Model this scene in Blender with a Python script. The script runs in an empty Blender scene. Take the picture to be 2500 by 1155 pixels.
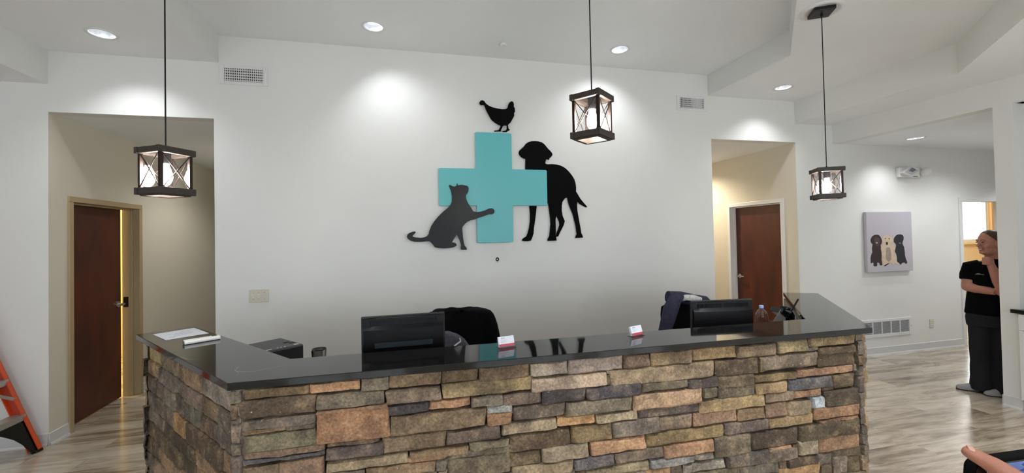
import bpy, bmesh, math, random
from mathutils import Vector, Matrix, noise
S = bpy.context.scene
COL = S.collection
R = math.radians

def srgb(r, g, b):
    f = lambda c: (c/255)/12.92 if c/255 <= .04045 else (((c/255)+.055)/1.055)**2.4
    return (f(r), f(g), f(b), 1)

# ------------------------------------------------------------------ camera
YAW, PITCH, ROLL, FPX, CY = .2329, .0163, -.02, 1018.78, 563.8
CAM = Vector((0, -4.23, 1.6231))
_fw = Vector((math.sin(YAW)*math.cos(PITCH), math.cos(YAW)*math.cos(PITCH), math.sin(PITCH)))
_rt = Vector((math.cos(YAW), -math.sin(YAW), 0))
_up = _rt.cross(_fw)
_r2 = _rt*math.cos(ROLL)+_up*math.sin(ROLL)
_u2 = -_rt*math.sin(ROLL)+_up*math.cos(ROLL)
cd = bpy.data.cameras.new('camera'); cam = bpy.data.objects.new('camera', cd); COL.objects.link(cam)
cam.matrix_world = Matrix(((_r2.x, _u2.x, -_fw.x, CAM.x), (_r2.y, _u2.y, -_fw.y, CAM.y), (_r2.z, _u2.z, -_fw.z, CAM.z), (0, 0, 0, 1)))
cd.sensor_width = 36; cd.sensor_fit = 'HORIZONTAL'; cd.lens = FPX/2500*36
cd.shift_y = (CY-577.5)/2500; cd.clip_start = .05
S.camera = cam
# ------------------------------------------------------------------ world, exposure
S.view_settings.view_transform = 'Standard'; S.view_settings.look = 'None'
S.view_settings.gamma = 1; S.view_settings.use_curve_mapping = False
S.view_settings.exposure = -0.93
w = bpy.data.worlds.new('sky'); S.world = w; w.use_nodes = True
w.node_tree.nodes['Background'].inputs[0].default_value = (.82, .91, 1, 1)
w.node_tree.nodes['Background'].inputs[1].default_value = 10
BULB, CAN_W, FILL, HALL = 650, 24, 6.8, 5

def light(name, kind, loc, energy, color=(1, 1, 1), **kw):
    d = bpy.data.lights.new(name, kind); d.energy = energy; d.color = color
    for k, v in kw.items(): setattr(d, k, v)
    o = bpy.data.objects.new(name, d); o.location = loc; COL.objects.link(o)
    return o

# ------------------------------------------------------------------ materials
MATS = {}
def mat(name, col, rough=.5, metal=0, spec=.5, emit=None, estr=1, noise_amt=0, noise_scale=8, bump=0, bump_scale=60, coat=0):
    if name in MATS: return MATS[name]
    m = bpy.data.materials.new(name); m.use_nodes = True; nt = m.node_tree
    b = nt.nodes['Principled BSDF']
    b.inputs['Base Color'].default_value = col; b.inputs['Roughness'].default_value = rough
    b.inputs['Metallic'].default_value = metal; b.inputs['Specular IOR Level'].default_value = spec
    b.inputs['Coat Weight'].default_value = coat
    if emit:
        b.inputs['Emission Color'].default_value = emit; b.inputs['Emission Strength'].default_value = estr
    if noise_amt or bump:
        tc = nt.nodes.new('ShaderNodeTexCoord')
    if noise_amt:
        n = nt.nodes.new('ShaderNodeTexNoise'); n.inputs['Scale'].default_value = noise_scale; n.inputs['Detail'].default_value = 5
        nt.links.new(tc.outputs['Object'], n.inputs['Vector'])
        r = nt.nodes.new('ShaderNodeValToRGB')
        k0, k1 = 1-noise_amt, 1+noise_amt
        r.color_ramp.elements[0].position = .3; r.color_ramp.elements[1].position = .7
        r.color_ramp.elements[0].color = tuple(min(1, c*k0) for c in col[:3])+(1,)
        r.color_ramp.elements[1].color = tuple(min(1, c*k1) for c in col[:3])+(1,)
        nt.links.new(n.outputs['Fac'], r.inputs['Fac']); nt.links.new(r.outputs['Color'], b.inputs['Base Color'])
    if bump:
        n = nt.nodes.new('ShaderNodeTexNoise'); n.inputs['Scale'].default_value = bump_scale; n.inputs['Detail'].default_value = 3
        nt.links.new(tc.outputs['Object'], n.inputs['Vector'])
        bp = nt.nodes.new('ShaderNodeBump'); bp.inputs['Strength'].default_value = bump; bp.inputs['Distance'].default_value = .005
        nt.links.new(n.outputs['Fac'], bp.inputs['Height']); nt.links.new(bp.outputs['Normal'], b.inputs['Normal'])
    MATS[name] = m
    return m

def wood_mat(name, c0, c1, stretch, rough=.35, scale=3.0):
    m = bpy.data.materials.new(name); m.use_nodes = True; nt = m.node_tree; b = nt.nodes['Principled BSDF']
    tc = nt.nodes.new('ShaderNodeTexCoord'); mp = nt.nodes.new('ShaderNodeMapping'); mp.inputs['Scale'].default_value = stretch
    n = nt.nodes.new('ShaderNodeTexNoise'); n.inputs['Scale'].default_value = scale; n.inputs['Detail'].default_value = 8; n.inputs['Distortion'].default_value = .6
    r = nt.nodes.new('ShaderNodeValToRGB'); r.color_ramp.elements[0].position = .3; r.color_ramp.elements[1].position = .72
    r.color_ramp.elements[0].color = c0; r.color_ramp.elements[1].color = c1
    nt.links.new(tc.outputs['Object'], mp.inputs[0]); nt.links.new(mp.outputs[0], n.inputs['Vector'])
    nt.links.new(n.outputs['Fac'], r.inputs['Fac']); nt.links.new(r.outputs['Color'], b.inputs['Base Color'])
    b.inputs['Roughness'].default_value = rough
    return m

def glass_mat(name, tint=(1, 1, 1, 1), strength=1.0):
    m = bpy.data.materials.new(name); m.use_nodes = True; nt = m.node_tree
    for n in list(nt.nodes):
        if n.type == 'BSDF_PRINCIPLED': nt.nodes.remove(n)
    out = [n for n in nt.nodes if n.type == 'OUTPUT_MATERIAL'][0]
    t = nt.nodes.new('ShaderNodeBsdfTransparent'); t.inputs[0].default_value = tint
    g = nt.nodes.new('ShaderNodeBsdfGlossy'); g.inputs['Roughness'].default_value = .03
    fr = nt.nodes.new('ShaderNodeLayerWeight'); fr.inputs[0].default_value = .5
    pw = nt.nodes.new('ShaderNodeMath'); pw.operation = 'POWER'; pw.inputs[1].default_value = 4
    mu = nt.nodes.new('ShaderNodeMath'); mu.operation = 'MULTIPLY_ADD'; mu.inputs[1].default_value = .7*strength; mu.inputs[2].default_value = .045*strength
    nt.links.new(fr.outputs['Facing'], pw.inputs[0])
    mx = nt.nodes.new('ShaderNodeMixShader')
    nt.links.new(pw.outputs[0], mu.inputs[0]); nt.links.new(mu.outputs[0], mx.inputs[0])
    nt.links.new(t.outputs[0], mx.inputs[1]); nt.links.new(g.outputs[0], mx.inputs[2]); nt.links.new(mx.outputs[0], out.inputs[0])
    return m

wall_paint = mat('wall_paint', srgb(225, 225, 222), .55, noise_amt=.012, noise_scale=2, bump=.05, bump_scale=160)
ceil_paint = mat('ceiling_paint', srgb(236, 238, 239), .75, noise_amt=.012, noise_scale=3, bump=.06, bump_scale=140)
warm_lit_paint = mat('warm_lit_paint', srgb(213, 207, 192), .55, bump=.05, bump_scale=160)  # wall paint with the hall's warm light put into its colour
tan_tone = mat('tan_frame_tone', srgb(172, 152, 118), .4)  # even tan, left door frame only
office_paint = mat('office_wall_paint', srgb(240, 216, 172), .6)
white_trim = mat('white_trim', srgb(222, 222, 222), .35)
grey_trim = mat('baseboard_vinyl', srgb(205, 205, 204), .4)
white_plastic = mat('white_plastic', srgb(228, 228, 226), .35)
almond = mat('almond_plastic', srgb(206, 201, 184), .4)
black_iron = mat('black_iron', srgb(22, 20, 22), .45, .3)
black_plastic = mat('black_plastic', srgb(11, 11, 13), .42, spec=.2)
black_gloss = mat('black_gloss_plastic', srgb(10, 10, 12), .18)
charcoal = mat('charcoal_plastic', srgb(38, 38, 41), .45, spec=.3)
grey_plastic = mat('grey_plastic', srgb(96, 96, 92), .45)
chrome = mat('brushed_steel', srgb(190, 188, 184), .22, 1)
steel = mat('polished_steel', srgb(235, 235, 236), .24, 1)
dark_metal = mat('dark_bronze', srgb(48, 36, 34), .4, .7)
dark_hole = mat('dark_recess', srgb(12, 12, 12), .9)
matte_black = mat('matte_black_paint', srgb(13, 13, 14), .8, spec=.06)
satin_black = mat('satin_black_paint', srgb(15, 16, 17), .36, spec=.26)
teal = mat('teal_paint', srgb(98, 186, 190), .42)
fabric_black = mat('black_fabric', srgb(13, 13, 16), .95, spec=.08, noise_amt=.3, noise_scale=90, bump=.3, bump_scale=300)
fabric_navy = mat('navy_quilted_fabric', srgb(58, 58, 76), .75, spec=.12, noise_amt=.25, noise_scale=40, bump=.5, bump_scale=45)
fabric_grey = mat('grey_heather_fabric', srgb(92, 92, 102), .9, spec=.1, noise_amt=.25, noise_scale=120)
fleece = mat('pale_fleece', srgb(206, 208, 206), .95, spec=.1, noise_amt=.3, noise_scale=55, bump=1, bump_scale=70)
paper_white = mat('paper', srgb(226, 228, 236), .7)
ink = mat('printed_ink', srgb(150, 152, 165), .7)
red_print = mat('red_print', srgb(190, 66, 88), .5)
door_wood = wood_mat('cherry_door_veneer', srgb(52, 22, 13), srgb(92, 38, 22), (2.2, 2.2, .8), .38, 2.2)
lantern_wood = wood_mat('dark_stained_wood', srgb(38, 32, 29), srgb(66, 55, 48), (6, 6, 30), .6, 6)
orange_fiber = mat('orange_fibreglass', srgb(214, 82, 40), .42)
red_fiber = mat('orange_fibreglass_web', srgb(186, 66, 38), .5)
alu = mat('ribbed_aluminium', srgb(176, 172, 164), .4, .6)
clear_glass = glass_mat('clear_lantern_glass', (1, 1, 1, 1), 1.0)
pane_glass = glass_mat('window_glass', (1, 1, 1, 1), .6)
acrylic = glass_mat('clear_acrylic', (.97, .97, .98, 1), 1.0)
bottle_plastic = glass_mat('clear_bottle_plastic', (.96, .95, .97, 1), 1.6)
bulb_mat = mat('glowing_bulb', (1, 1, 1, 1), .4, emit=(1, .95, .87, 1), estr=BULB)
lens_mat = mat('glowing_downlight_lens', (1, 1, 1, 1), .4, emit=(.9, .95, 1, 1), estr=14)
reflector = mat('downlight_reflector', srgb(214, 216, 220), .25, .75)
skin = mat('skin', srgb(172, 118, 99), .5, noise_amt=.06, noise_scale=30)
hand_skin = mat('hand_skin', srgb(158, 102, 80), .45, noise_amt=.1, noise_scale=60, bump=.15, bump_scale=500)
nail_mat = mat('thumbnail', srgb(190, 140, 124), .3)
hair_mat = mat('dark_brown_hair', srgb(66, 46, 37), .5, noise_amt=.3, noise_scale=60)
polo_mat = mat('black_polo_knit', srgb(9, 9, 10), .9, spec=.05)
trouser_mat = mat('charcoal_trouser_cloth', srgb(38, 38, 42), .9, spec=.08)
shoe_mat = mat('grey_canvas', srgb(150, 150, 152), .8, noise_amt=.15, noise_scale=120)
sole_mat = mat('dark_rubber_sole', srgb(40, 36, 36), .7)
lip_mat = mat('lips', srgb(150, 84, 80), .5)
tooth_mat = mat('teeth', srgb(225, 215, 205), .4)
eye_mat = mat('dark_eyes', srgb(40, 27, 22), .3)

def floor_material():
    m = bpy.data.materials.new('vinyl_plank_floor'); m.use_nodes = True; nt = m.node_tree; b = nt.nodes['Principled BSDF']
    N = lambda t: nt.nodes.new(t); L = nt.links.new
    tc = N('ShaderNodeTexCoord')
    br = N('ShaderNodeTexBrick'); br.offset = .37; br.inputs['Scale'].default_value = 1
    br.inputs['Brick Width'].default_value = 1.22; br.inputs['Row Height'].default_value = .18
    br.inputs['Mortar Size'].default_value = .0012; br.inputs['Mortar Smooth'].default_value = .2; br.inputs['Bias'].default_value = 0
    br.inputs['Color1'].default_value = (0, 0, 0, 1); br.inputs['Color2'].default_value = (1, 1, 1, 1); br.inputs['Mortar'].default_value = (.3, .3, .3, 1)
    L(tc.outputs['Object'], br.inputs['Vector'])
    # streaky grain, shifted plank by plank
    mp = N('ShaderNodeMapping'); mp.inputs['Scale'].default_value = (.95, 6, 1); L(tc.outputs['Object'], mp.inputs[0])
    ad = N('ShaderNodeVectorMath'); ad.operation = 'MULTIPLY_ADD'; ad.inputs[1].default_value = (9, 5, 3); 
    L(br.outputs['Color'], ad.inputs[0]); L(mp.outputs[0], ad.inputs[2])
    n1 = N('ShaderNodeTexNoise'); n1.inputs['Scale'].default_value = 1.6; n1.inputs['Detail'].default_value = 7; n1.inputs['Roughness'].default_value = .62; n1.inputs['Distortion'].default_value = .7
    L(ad.outputs[0], n1.inputs['Vector'])
    n2 = N('ShaderNodeTexNoise'); n2.inputs['Scale'].default_value = 9; n2.inputs['Detail'].default_value = 6
    L(ad.outputs[0], n2.inputs['Vector'])
    mx = N('ShaderNodeMath'); mx.operation = 'MULTIPLY_ADD'; mx.inputs[1].default_value = .2; L(n2.outputs['Fac'], mx.inputs[0]); 
    a1 = N('ShaderNodeMath'); a1.operation = 'MULTIPLY'; a1.inputs[1].default_value = .85; L(n1.outputs['Fac'], a1.inputs[0]); L(a1.outputs[0], mx.inputs[2])
    sep = N('ShaderNodeSeparateColor'); L(br.outputs['Color'], sep.inputs[0])
    pl = N('ShaderNodeMath'); pl.operation = 'MULTIPLY_ADD'; pl.inputs[1].default_value = .2; L(sep.outputs[0], pl.inputs[0]); L(mx.outputs[0], pl.inputs[2])
    r = N('ShaderNodeValToRGB'); e = r.color_ramp.elements
    e[0].position = .36; e[0].color = srgb(92, 80, 66); e[1].position = .84; e[1].color = srgb(204, 195, 180)
    e.new(.52).color = srgb(144, 129, 109); e.new(.65).color = srgb(184, 171, 152)
    L(pl.outputs[0], r.inputs['Fac'])
    dk = N('ShaderNodeMix'); dk.data_type = 'RGBA'; dk.blend_type = 'MULTIPLY'; L(br.outputs['Fac'], dk.inputs[0])
    L(r.outputs['Color'], dk.inputs[6]); dk.inputs[7].default_value = (.45, .42, .4, 1)
    L(dk.outputs[2], b.inputs['Base Color'])
    rr = N('ShaderNodeMapRange'); rr.inputs[3].default_value = .17; rr.inputs[4].default_value = .3; L(n2.outputs['Fac'], rr.inputs[0]); L(rr.outputs[0], b.inputs['Roughness'])
    bp = N('ShaderNodeBump'); bp.inputs['Strength'].default_value = .12; bp.inputs['Distance'].default_value = .002; L(n2.outputs['Fac'], bp.inputs['Height']); L(bp.outputs[0], b.inputs['Normal'])
    b.inputs['Specular IOR Level'].default_value = .6; b.inputs['Coat Weight'].default_value = .6; b.inputs['Coat Roughness'].default_value = .13
    return m
floor_mat = floor_material()

def quartz_material():
    m = bpy.data.materials.new('black_quartz'); m.use_nodes = True; nt = m.node_tree; b = nt.nodes['Principled BSDF']
    N = lambda t: nt.nodes.new(t); L = nt.links.new
    tc = N('ShaderNodeTexCoord')
    n = N('ShaderNodeTexNoise'); n.inputs['Scale'].default_value = 1.3; n.inputs['Detail'].default_value = 3; L(tc.outputs['Object'], n.inputs['Vector'])
    mx = N('ShaderNodeMix'); mx.data_type = 'VECTOR'; mx.inputs[0].default_value = .55; L(tc.outputs['Object'], mx.inputs[4]); L(n.outputs['Color'], mx.inputs[5])
    v = N('ShaderNodeTexVoronoi'); v.feature = 'DISTANCE_TO_EDGE'; v.inputs['Scale'].default_value = 2.6; L(mx.outputs[1], v.inputs['Vector'])
    r = N('ShaderNodeValToRGB'); r.color_ramp.elements[0].position = 0; r.color_ramp.elements[1].position = .003
    r.color_ramp.elements[0].color = (1, 1, 1, 1); r.color_ramp.elements[1].color = (0, 0, 0, 1); L(v.outputs['Distance'], r.inputs['Fac'])
    n2 = N('ShaderNodeTexNoise'); n2.inputs['Scale'].default_value = 2.2; L(tc.outputs['Object'], n2.inputs['Vector'])
    r2 = N('ShaderNodeValToRGB'); r2.color_ramp.elements[0].position = .58; r2.color_ramp.elements[1].position = .68; L(n2.outputs['Fac'], r2.inputs['Fac'])
    mu = N('ShaderNodeMath'); mu.operation = 'MULTIPLY'; L(r.outputs['Color'], mu.inputs[0]); L(r2.outputs['Color'], mu.inputs[1])
    n3 = N('ShaderNodeTexNoise'); n3.inputs['Scale'].default_value = 260; L(tc.outputs['Object'], n3.inputs['Vector'])
    r3 = N('ShaderNodeValToRGB'); r3.color_ramp.elements[0].color = srgb(13, 13, 14); r3.color_ramp.elements[1].color = srgb(24, 24, 24); L(n3.outputs['Fac'], r3.inputs['Fac'])
    c = N('ShaderNodeMix'); c.data_type = 'RGBA'; L(mu.outputs[0], c.inputs[0]); L(r3.outputs['Color'], c.inputs[6]); c.inputs[7].default_value = srgb(128, 126, 122)
    L(c.outputs[2], b.inputs['Base Color']); b.inputs['Roughness'].default_value = .05; b.inputs['IOR'].default_value = 1.47
    return m
quartz = quartz_material()

def stone_material():
    m = bpy.data.materials.new('stacked_stone'); m.use_nodes = True; nt = m.node_tree; b = nt.nodes['Principled BSDF']
    N = lambda t: nt.nodes.new(t); L = nt.links.new
    at = N('ShaderNodeAttribute'); at.attribute_name = 'StoneColour'
    tc = N('ShaderNodeTexCoord')
    def nz(scale, det, rough=.6):
        n = N('ShaderNodeTexNoise'); n.inputs['Scale'].default_value = scale; n.inputs['Detail'].default_value = det; n.inputs['Roughness'].default_value = rough
        L(tc.outputs['Object'], n.inputs['Vector']); return n
    a, md, f, sp = nz(5.5, 5), nz(11, 6, .72), nz(85, 6, .7), nz(60, 2)
    def rng(n, lo, hi, p=.3, q=.7):
        r = N('ShaderNodeMapRange'); r.inputs[1].default_value = p; r.inputs[2].default_value = q; r.inputs[3].default_value = lo; r.inputs[4].default_value = hi; L(n.outputs['Fac'], r.inputs[0]); return r.outputs[0]
    # weathered patches: the stone's own tone, a dark umber and a pale tan
    m1 = N('ShaderNodeMix'); m1.data_type = 'RGBA'; L(rng(a, .62, 0, .32, .56), m1.inputs[0]); L(at.outputs['Color'], m1.inputs[6]); m1.inputs[7].default_value = srgb(78, 68, 58)
    m2 = N('ShaderNodeMix'); m2.data_type = 'RGBA'; L(rng(md, 0, .32, .5, .75), m2.inputs[0]); L(m1.outputs[2], m2.inputs[6]); m2.inputs[7].default_value = srgb(196, 168, 130)
    mm = N('ShaderNodeMath'); mm.operation = 'MULTIPLY'; L(rng(f, .42, 1.58, .25, .75), mm.inputs[0]); L(rng(md, .75, 1.25), mm.inputs[1])
    vm = N('ShaderNodeVectorMath'); vm.operation = 'SCALE'; L(m2.outputs[2], vm.inputs[0]); L(mm.outputs[0], vm.inputs['Scale'])
    rs = N('ShaderNodeValToRGB'); rs.color_ramp.elements[0].position = .71; rs.color_ramp.elements[1].position = .76; L(sp.outputs['Fac'], rs.inputs['Fac'])
    c = N('ShaderNodeMix'); c.data_type = 'RGBA'; L(rs.outputs['Color'], c.inputs[0]); L(vm.outputs[0], c.inputs[6]); c.inputs[7].default_value = srgb(186, 180, 170)
    L(c.outputs[2], b.inputs['Base Color']); b.inputs['Roughness'].default_value = .85; b.inputs['Specular IOR Level'].default_value = .25
    bp = N('ShaderNodeBump'); bp.inputs['Strength'].default_value = .75; bp.inputs['Distance'].default_value = .006; L(f.outputs['Fac'], bp.inputs['Height']); L(bp.outputs[0], b.inputs['Normal'])
    return m
stone_mat = stone_material()
mortar_mat = mat('dark_mortar', srgb(46, 40, 35), .95, noise_amt=.2, noise_scale=40)

# ------------------------------------------------------------------ mesh collector
class M:
    def __init__(s): s.v = []; s.f = []; s.mi = []; s.k = 0
    def add(s, vs, fs):
        o = len(s.v); s.v += [Vector(p) for p in vs]; s.f += [tuple(i+o for i in q) for q in fs]; s.mi += [s.k]*len(fs); return s
    def box(s, x0, x1, y0, y1, z0, z1):
        return s.add([(x0, y0, z0), (x1, y0, z0), (x1, y1, z0), (x0, y1, z0), (x0, y0, z1), (x1, y0, z1), (x1, y1, z1), (x0, y1, z1)],
                     [(0, 3, 2, 1), (4, 5, 6, 7), (0, 1, 5, 4), (1, 2, 6, 5), (2, 3, 7, 6), (3, 0, 4, 7)])
    def obox(s, c, ax, ay, az, hx, hy, hz):
        c, ax, ay, az = Vector(c), Vector(ax).normalized()*hx, Vector(ay).normalized()*hy, Vector(az).normalized()*hz
        P = [c-ax-ay-az, c+ax-ay-az, c+ax+ay-az, c-ax+ay-az, c-ax-ay+az, c+ax-ay+az, c+ax+ay+az, c-ax+ay+az]
        return s.add(P, [(0, 3, 2, 1), (4, 5, 6, 7), (0, 1, 5, 4), (1, 2, 6, 5), (2, 3, 7, 6), (3, 0, 4, 7)])
    def bar(s, a, b, wd, th, up=(0, 0, 1)):
        a, b = Vector(a), Vector(b); d = (b-a).normalized(); u = Vector(up)
        if abs(d.dot(u)) > .98: u = Vector((0, 1, 0))
        r = d.cross(u).normalized(); u = r.cross(d)
        return s.obox((a+b)/2, d, r, u, (b-a).length/2, wd/2, th/2)
    def rings(s, rs, cap=True, closed=True):
        o = len(s.v); n = len(rs[0])
        for r in rs: s.v += [Vector(p) for p in r]
        for i in range(len(rs)-1):
            for j in range(n if closed else n-1):
                k = (j+1) % n; s.f.append((o+i*n+j, o+i*n+k, o+(i+1)*n+k, o+(i+1)*n+j)); s.mi.append(s.k)
        if cap:
            s.f.append(tuple(o+j for j in reversed(range(n)))); s.f.append(tuple(o+(len(rs)-1)*n+j for j in range(n))); s.mi += [s.k]*2
        return s
    def tube(s, pts, rad, n=10, cap=True, squash=None):
        pts = [Vector(p) for p in pts]
        if not isinstance(rad, (list, tuple)): rad = [rad]*len(pts)
        T = [(pts[min(i+1, len(pts)-1)]-pts[max(i-1, 0)]).normalized() for i in range(len(pts))]
        u = Vector((0, 0, 1)) if abs(T[0].z) < .9 else Vector((1, 0, 0))
        u = (u-T[0]*u.dot(T[0])).normalized(); R_ = []
        for i, p in enumerate(pts):
            u = (u-T[i]*u.dot(T[i])).normalized(); w_ = T[i].cross(u)
            sq = squash or (1, 1)
            R_.append([p+(u*math.cos(2*math.pi*j/n)*sq[0]+w_*math.sin(2*math.pi*j/n)*sq[1])*rad[i] for j in range(n)])
        return s.rings(R_, cap)
    def lathe(s, prof, c=(0, 0, 0), n=24, cap=True, axis='z'):
        R_ = []
        for r, z in prof:
            ring = []
            for j in range(n):
                a = 2*math.pi*j/n; x, y = r*math.cos(a), r*math.sin(a)
                q = {'z': (x, y, z), 'y': (x, z, y), 'x': (z, x, y)}[axis]
                ring.append(Vector(q)+Vector(c))
            R_.append(ring)
        return s.rings(R_, cap)
    def ell(s, c, r, n=16, m=10, ax=None):
        c = Vector(c); ax = ax or ((1, 0, 0), (0, 1, 0), (0, 0, 1)); A = [Vector(a).normalized() for a in ax]; R_ = []
        for i in range(m+1):
            t = math.pi*(i/m); t = min(max(t, .04), math.pi-.04)
            R_.append([c+A[0]*(r[0]*math.sin(t)*math.cos(2*math.pi*j/n))+A[1]*(r[1]*math.sin(t)*math.sin(2*math.pi*j/n))+A[2]*(-r[2]*math.cos(t)) for j in range(n)])
        return s.rings(R_)
    def prism(s, pts, off):
        pts = [Vector(p) for p in pts]; off = Vector(off); n = len(pts); o = len(s.v)
        s.v += pts+[p+off for p in pts]
        s.f.append(tuple(o+i for i in range(n))); s.f.append(tuple(o+n+i for i in reversed(range(n)))); s.mi += [s.k]*2
        for i in range(n):
            j = (i+1) % n; s.f.append((o+j, o+i, o+n+i, o+n+j)); s.mi.append(s.k)
        return s
    def face(s, pts): return s.add(pts, [tuple(range(len(pts)))])
    def holed(s, outer, holes, z):
        """a flat sheet at height z with round holes: [(x, y, r)]"""
        bm = bmesh.new(); ed = []
        def loop(ps):
            vs = [bm.verts.new((x, y, z)) for x, y in ps]
            for i in range(len(vs)): ed.append(bm.edges.new((vs[i], vs[(i+1) % len(vs)])))
        loop(outer)
        for x, y, r in holes: loop([(x+r*math.cos(2*math.pi*i/28), y+r*math.sin(2*math.pi*i/28)) for i in range(28)])
        bmesh.ops.triangle_fill(bm, use_beauty=True, edges=ed)
        bm.verts.index_update()
        s.add([v.co.copy() for v in bm.verts], [tuple(v.index for v in f.verts) for f in bm.faces]); bm.free()
        return s

def build(name, m, mats, parent=None, bevel=0, smooth=None, sub=0, seg=2, fix=True):
    me = bpy.data.meshes.new(name); off = Vector((0, 0, 0))
    if parent is not None:
        p = parent
        while p: off += p.location; p = p.parent
    me.from_pydata([tuple(q-off) for q in m.v], [], m.f)
    mats = mats if isinstance(mats, (list, tuple)) else [mats]
    for x in mats: me.materials.append(x)
    for p_, k in zip(me.polygons, m.mi): p_.material_index = k
    if fix:
        bm = bmesh.new(); bm.from_mesh(me); bmesh.ops.recalc_face_normals(bm, faces=bm.faces); bm.to_mesh(me); bm.free()
    if smooth is not None:
        for p_ in me.polygons: p_.use_smooth = True
        me.set_sharp_from_angle(angle=R(smooth))
    o = bpy.data.objects.new(name, me); COL.objects.link(o)
    if parent is not None: o.parent = parent
    if bevel:
        b = o.modifiers.new('bevel', 'BEVEL'); b.width = bevel; b.segments = seg; b.limit_method = 'ANGLE'; b.angle_limit = R(40)
    if sub:
        b = o.modifiers.new('sub', 'SUBSURF'); b.levels = sub; b.render_levels = sub
    return o

def tag(o, label, cat, group=None, kind=None):
    o['label'] = label; o['category'] = cat
    if group: o['group'] = group
    if kind: o['kind'] = kind
    return o
def thing(name, loc, label, cat, group=None):
    o = bpy.data.objects.new(name, None); o.empty_display_size = .1; o.location = loc; COL.objects.link(o)
    return tag(o, label, cat, group)
def struct(name, m, mats, parent=None, **kw):
    o = build(name, m, mats, parent, **kw)
    if parent is None: o['kind'] = 'structure'
    return o
def copy_tree(root, loc=None, rot=None):
    c = root.copy(); COL.objects.link(c)
    if loc is not None: c.location = loc
    if rot is not None: c.rotation_euler = rot
    for ch in list(root.children):
        d = ch.copy(); COL.objects.link(d); d.parent = c
        for g in list(ch.children):
            e = g.copy(); COL.objects.link(e); e.parent = d
    return c
def remesh(m, voxel, smooth_it=4):
    """fuse the collected volumes into one continuous skin"""
    me = bpy.data.meshes.new('tmp'); me.from_pydata([tuple(q) for q in m.v], [], m.f)
    bm = bmesh.new(); bm.from_mesh(me); bmesh.ops.recalc_face_normals(bm, faces=bm.faces); bm.to_mesh(me); bm.free()
    o = bpy.data.objects.new('tmp', me); COL.objects.link(o)
    r = o.modifiers.new('r', 'REMESH'); r.mode = 'VOXEL'; r.voxel_size = voxel
    s_ = o.modifiers.new('s', 'SMOOTH'); s_.factor = .5; s_.iterations = smooth_it
    dg = bpy.context.evaluated_depsgraph_get(); dg.update()
    ev = o.evaluated_get(dg).to_mesh()
    out = M(); out.add([v.co.copy() for v in ev.vertices], [tuple(p.vertices) for p in ev.polygons])
    o.evaluated_get(dg).to_mesh_clear(); bpy.data.objects.remove(o); bpy.data.meshes.remove(me)
    return out
CHICKEN = [(0.68, 3.011), (0.694, 3.032), (0.715, 3.036), (0.734, 3.025), (0.747, 3.003), (0.777, 2.983), (0.817, 2.968), (0.865, 2.959), (0.913, 2.954), (0.954, 2.957), (0.974, 2.971), (0.982, 3.003), (0.996, 3.027), (1.016, 3.042), (1.035, 3.038), (1.043, 3.015), (1.041, 2.987), (1.052, 2.972), (1.053, 2.935), (1.043, 2.919), (1.044, 2.891), (1.032, 2.868), (1.018, 2.845), (1.005, 2.821), (0.983, 2.802), (0.975, 2.792), (0.978, 2.764), (0.985, 2.748), (0.997, 2.744), (0.985, 2.737), (0.97, 2.728), (0.96, 2.718), (0.917, 2.718), (0.912, 2.726), (0.949, 2.734), (0.961, 2.75), (0.962, 2.785), (0.942, 2.788), (0.923, 2.781), (0.913, 2.758), (0.899, 2.735), (0.905, 2.723), (0.828, 2.718), (0.828, 2.728), (0.873, 2.734), (0.887, 2.757), (0.897, 2.776), (0.891, 2.786), (0.868, 2.794), (0.836, 2.813), (0.806, 2.836), (0.786, 2.866), (0.768, 2.9), (0.751, 2.931), (0.739, 2.962), (0.731, 2.984), (0.719, 2.988), (0.698, 2.983), (0.684, 2.994)]
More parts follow.
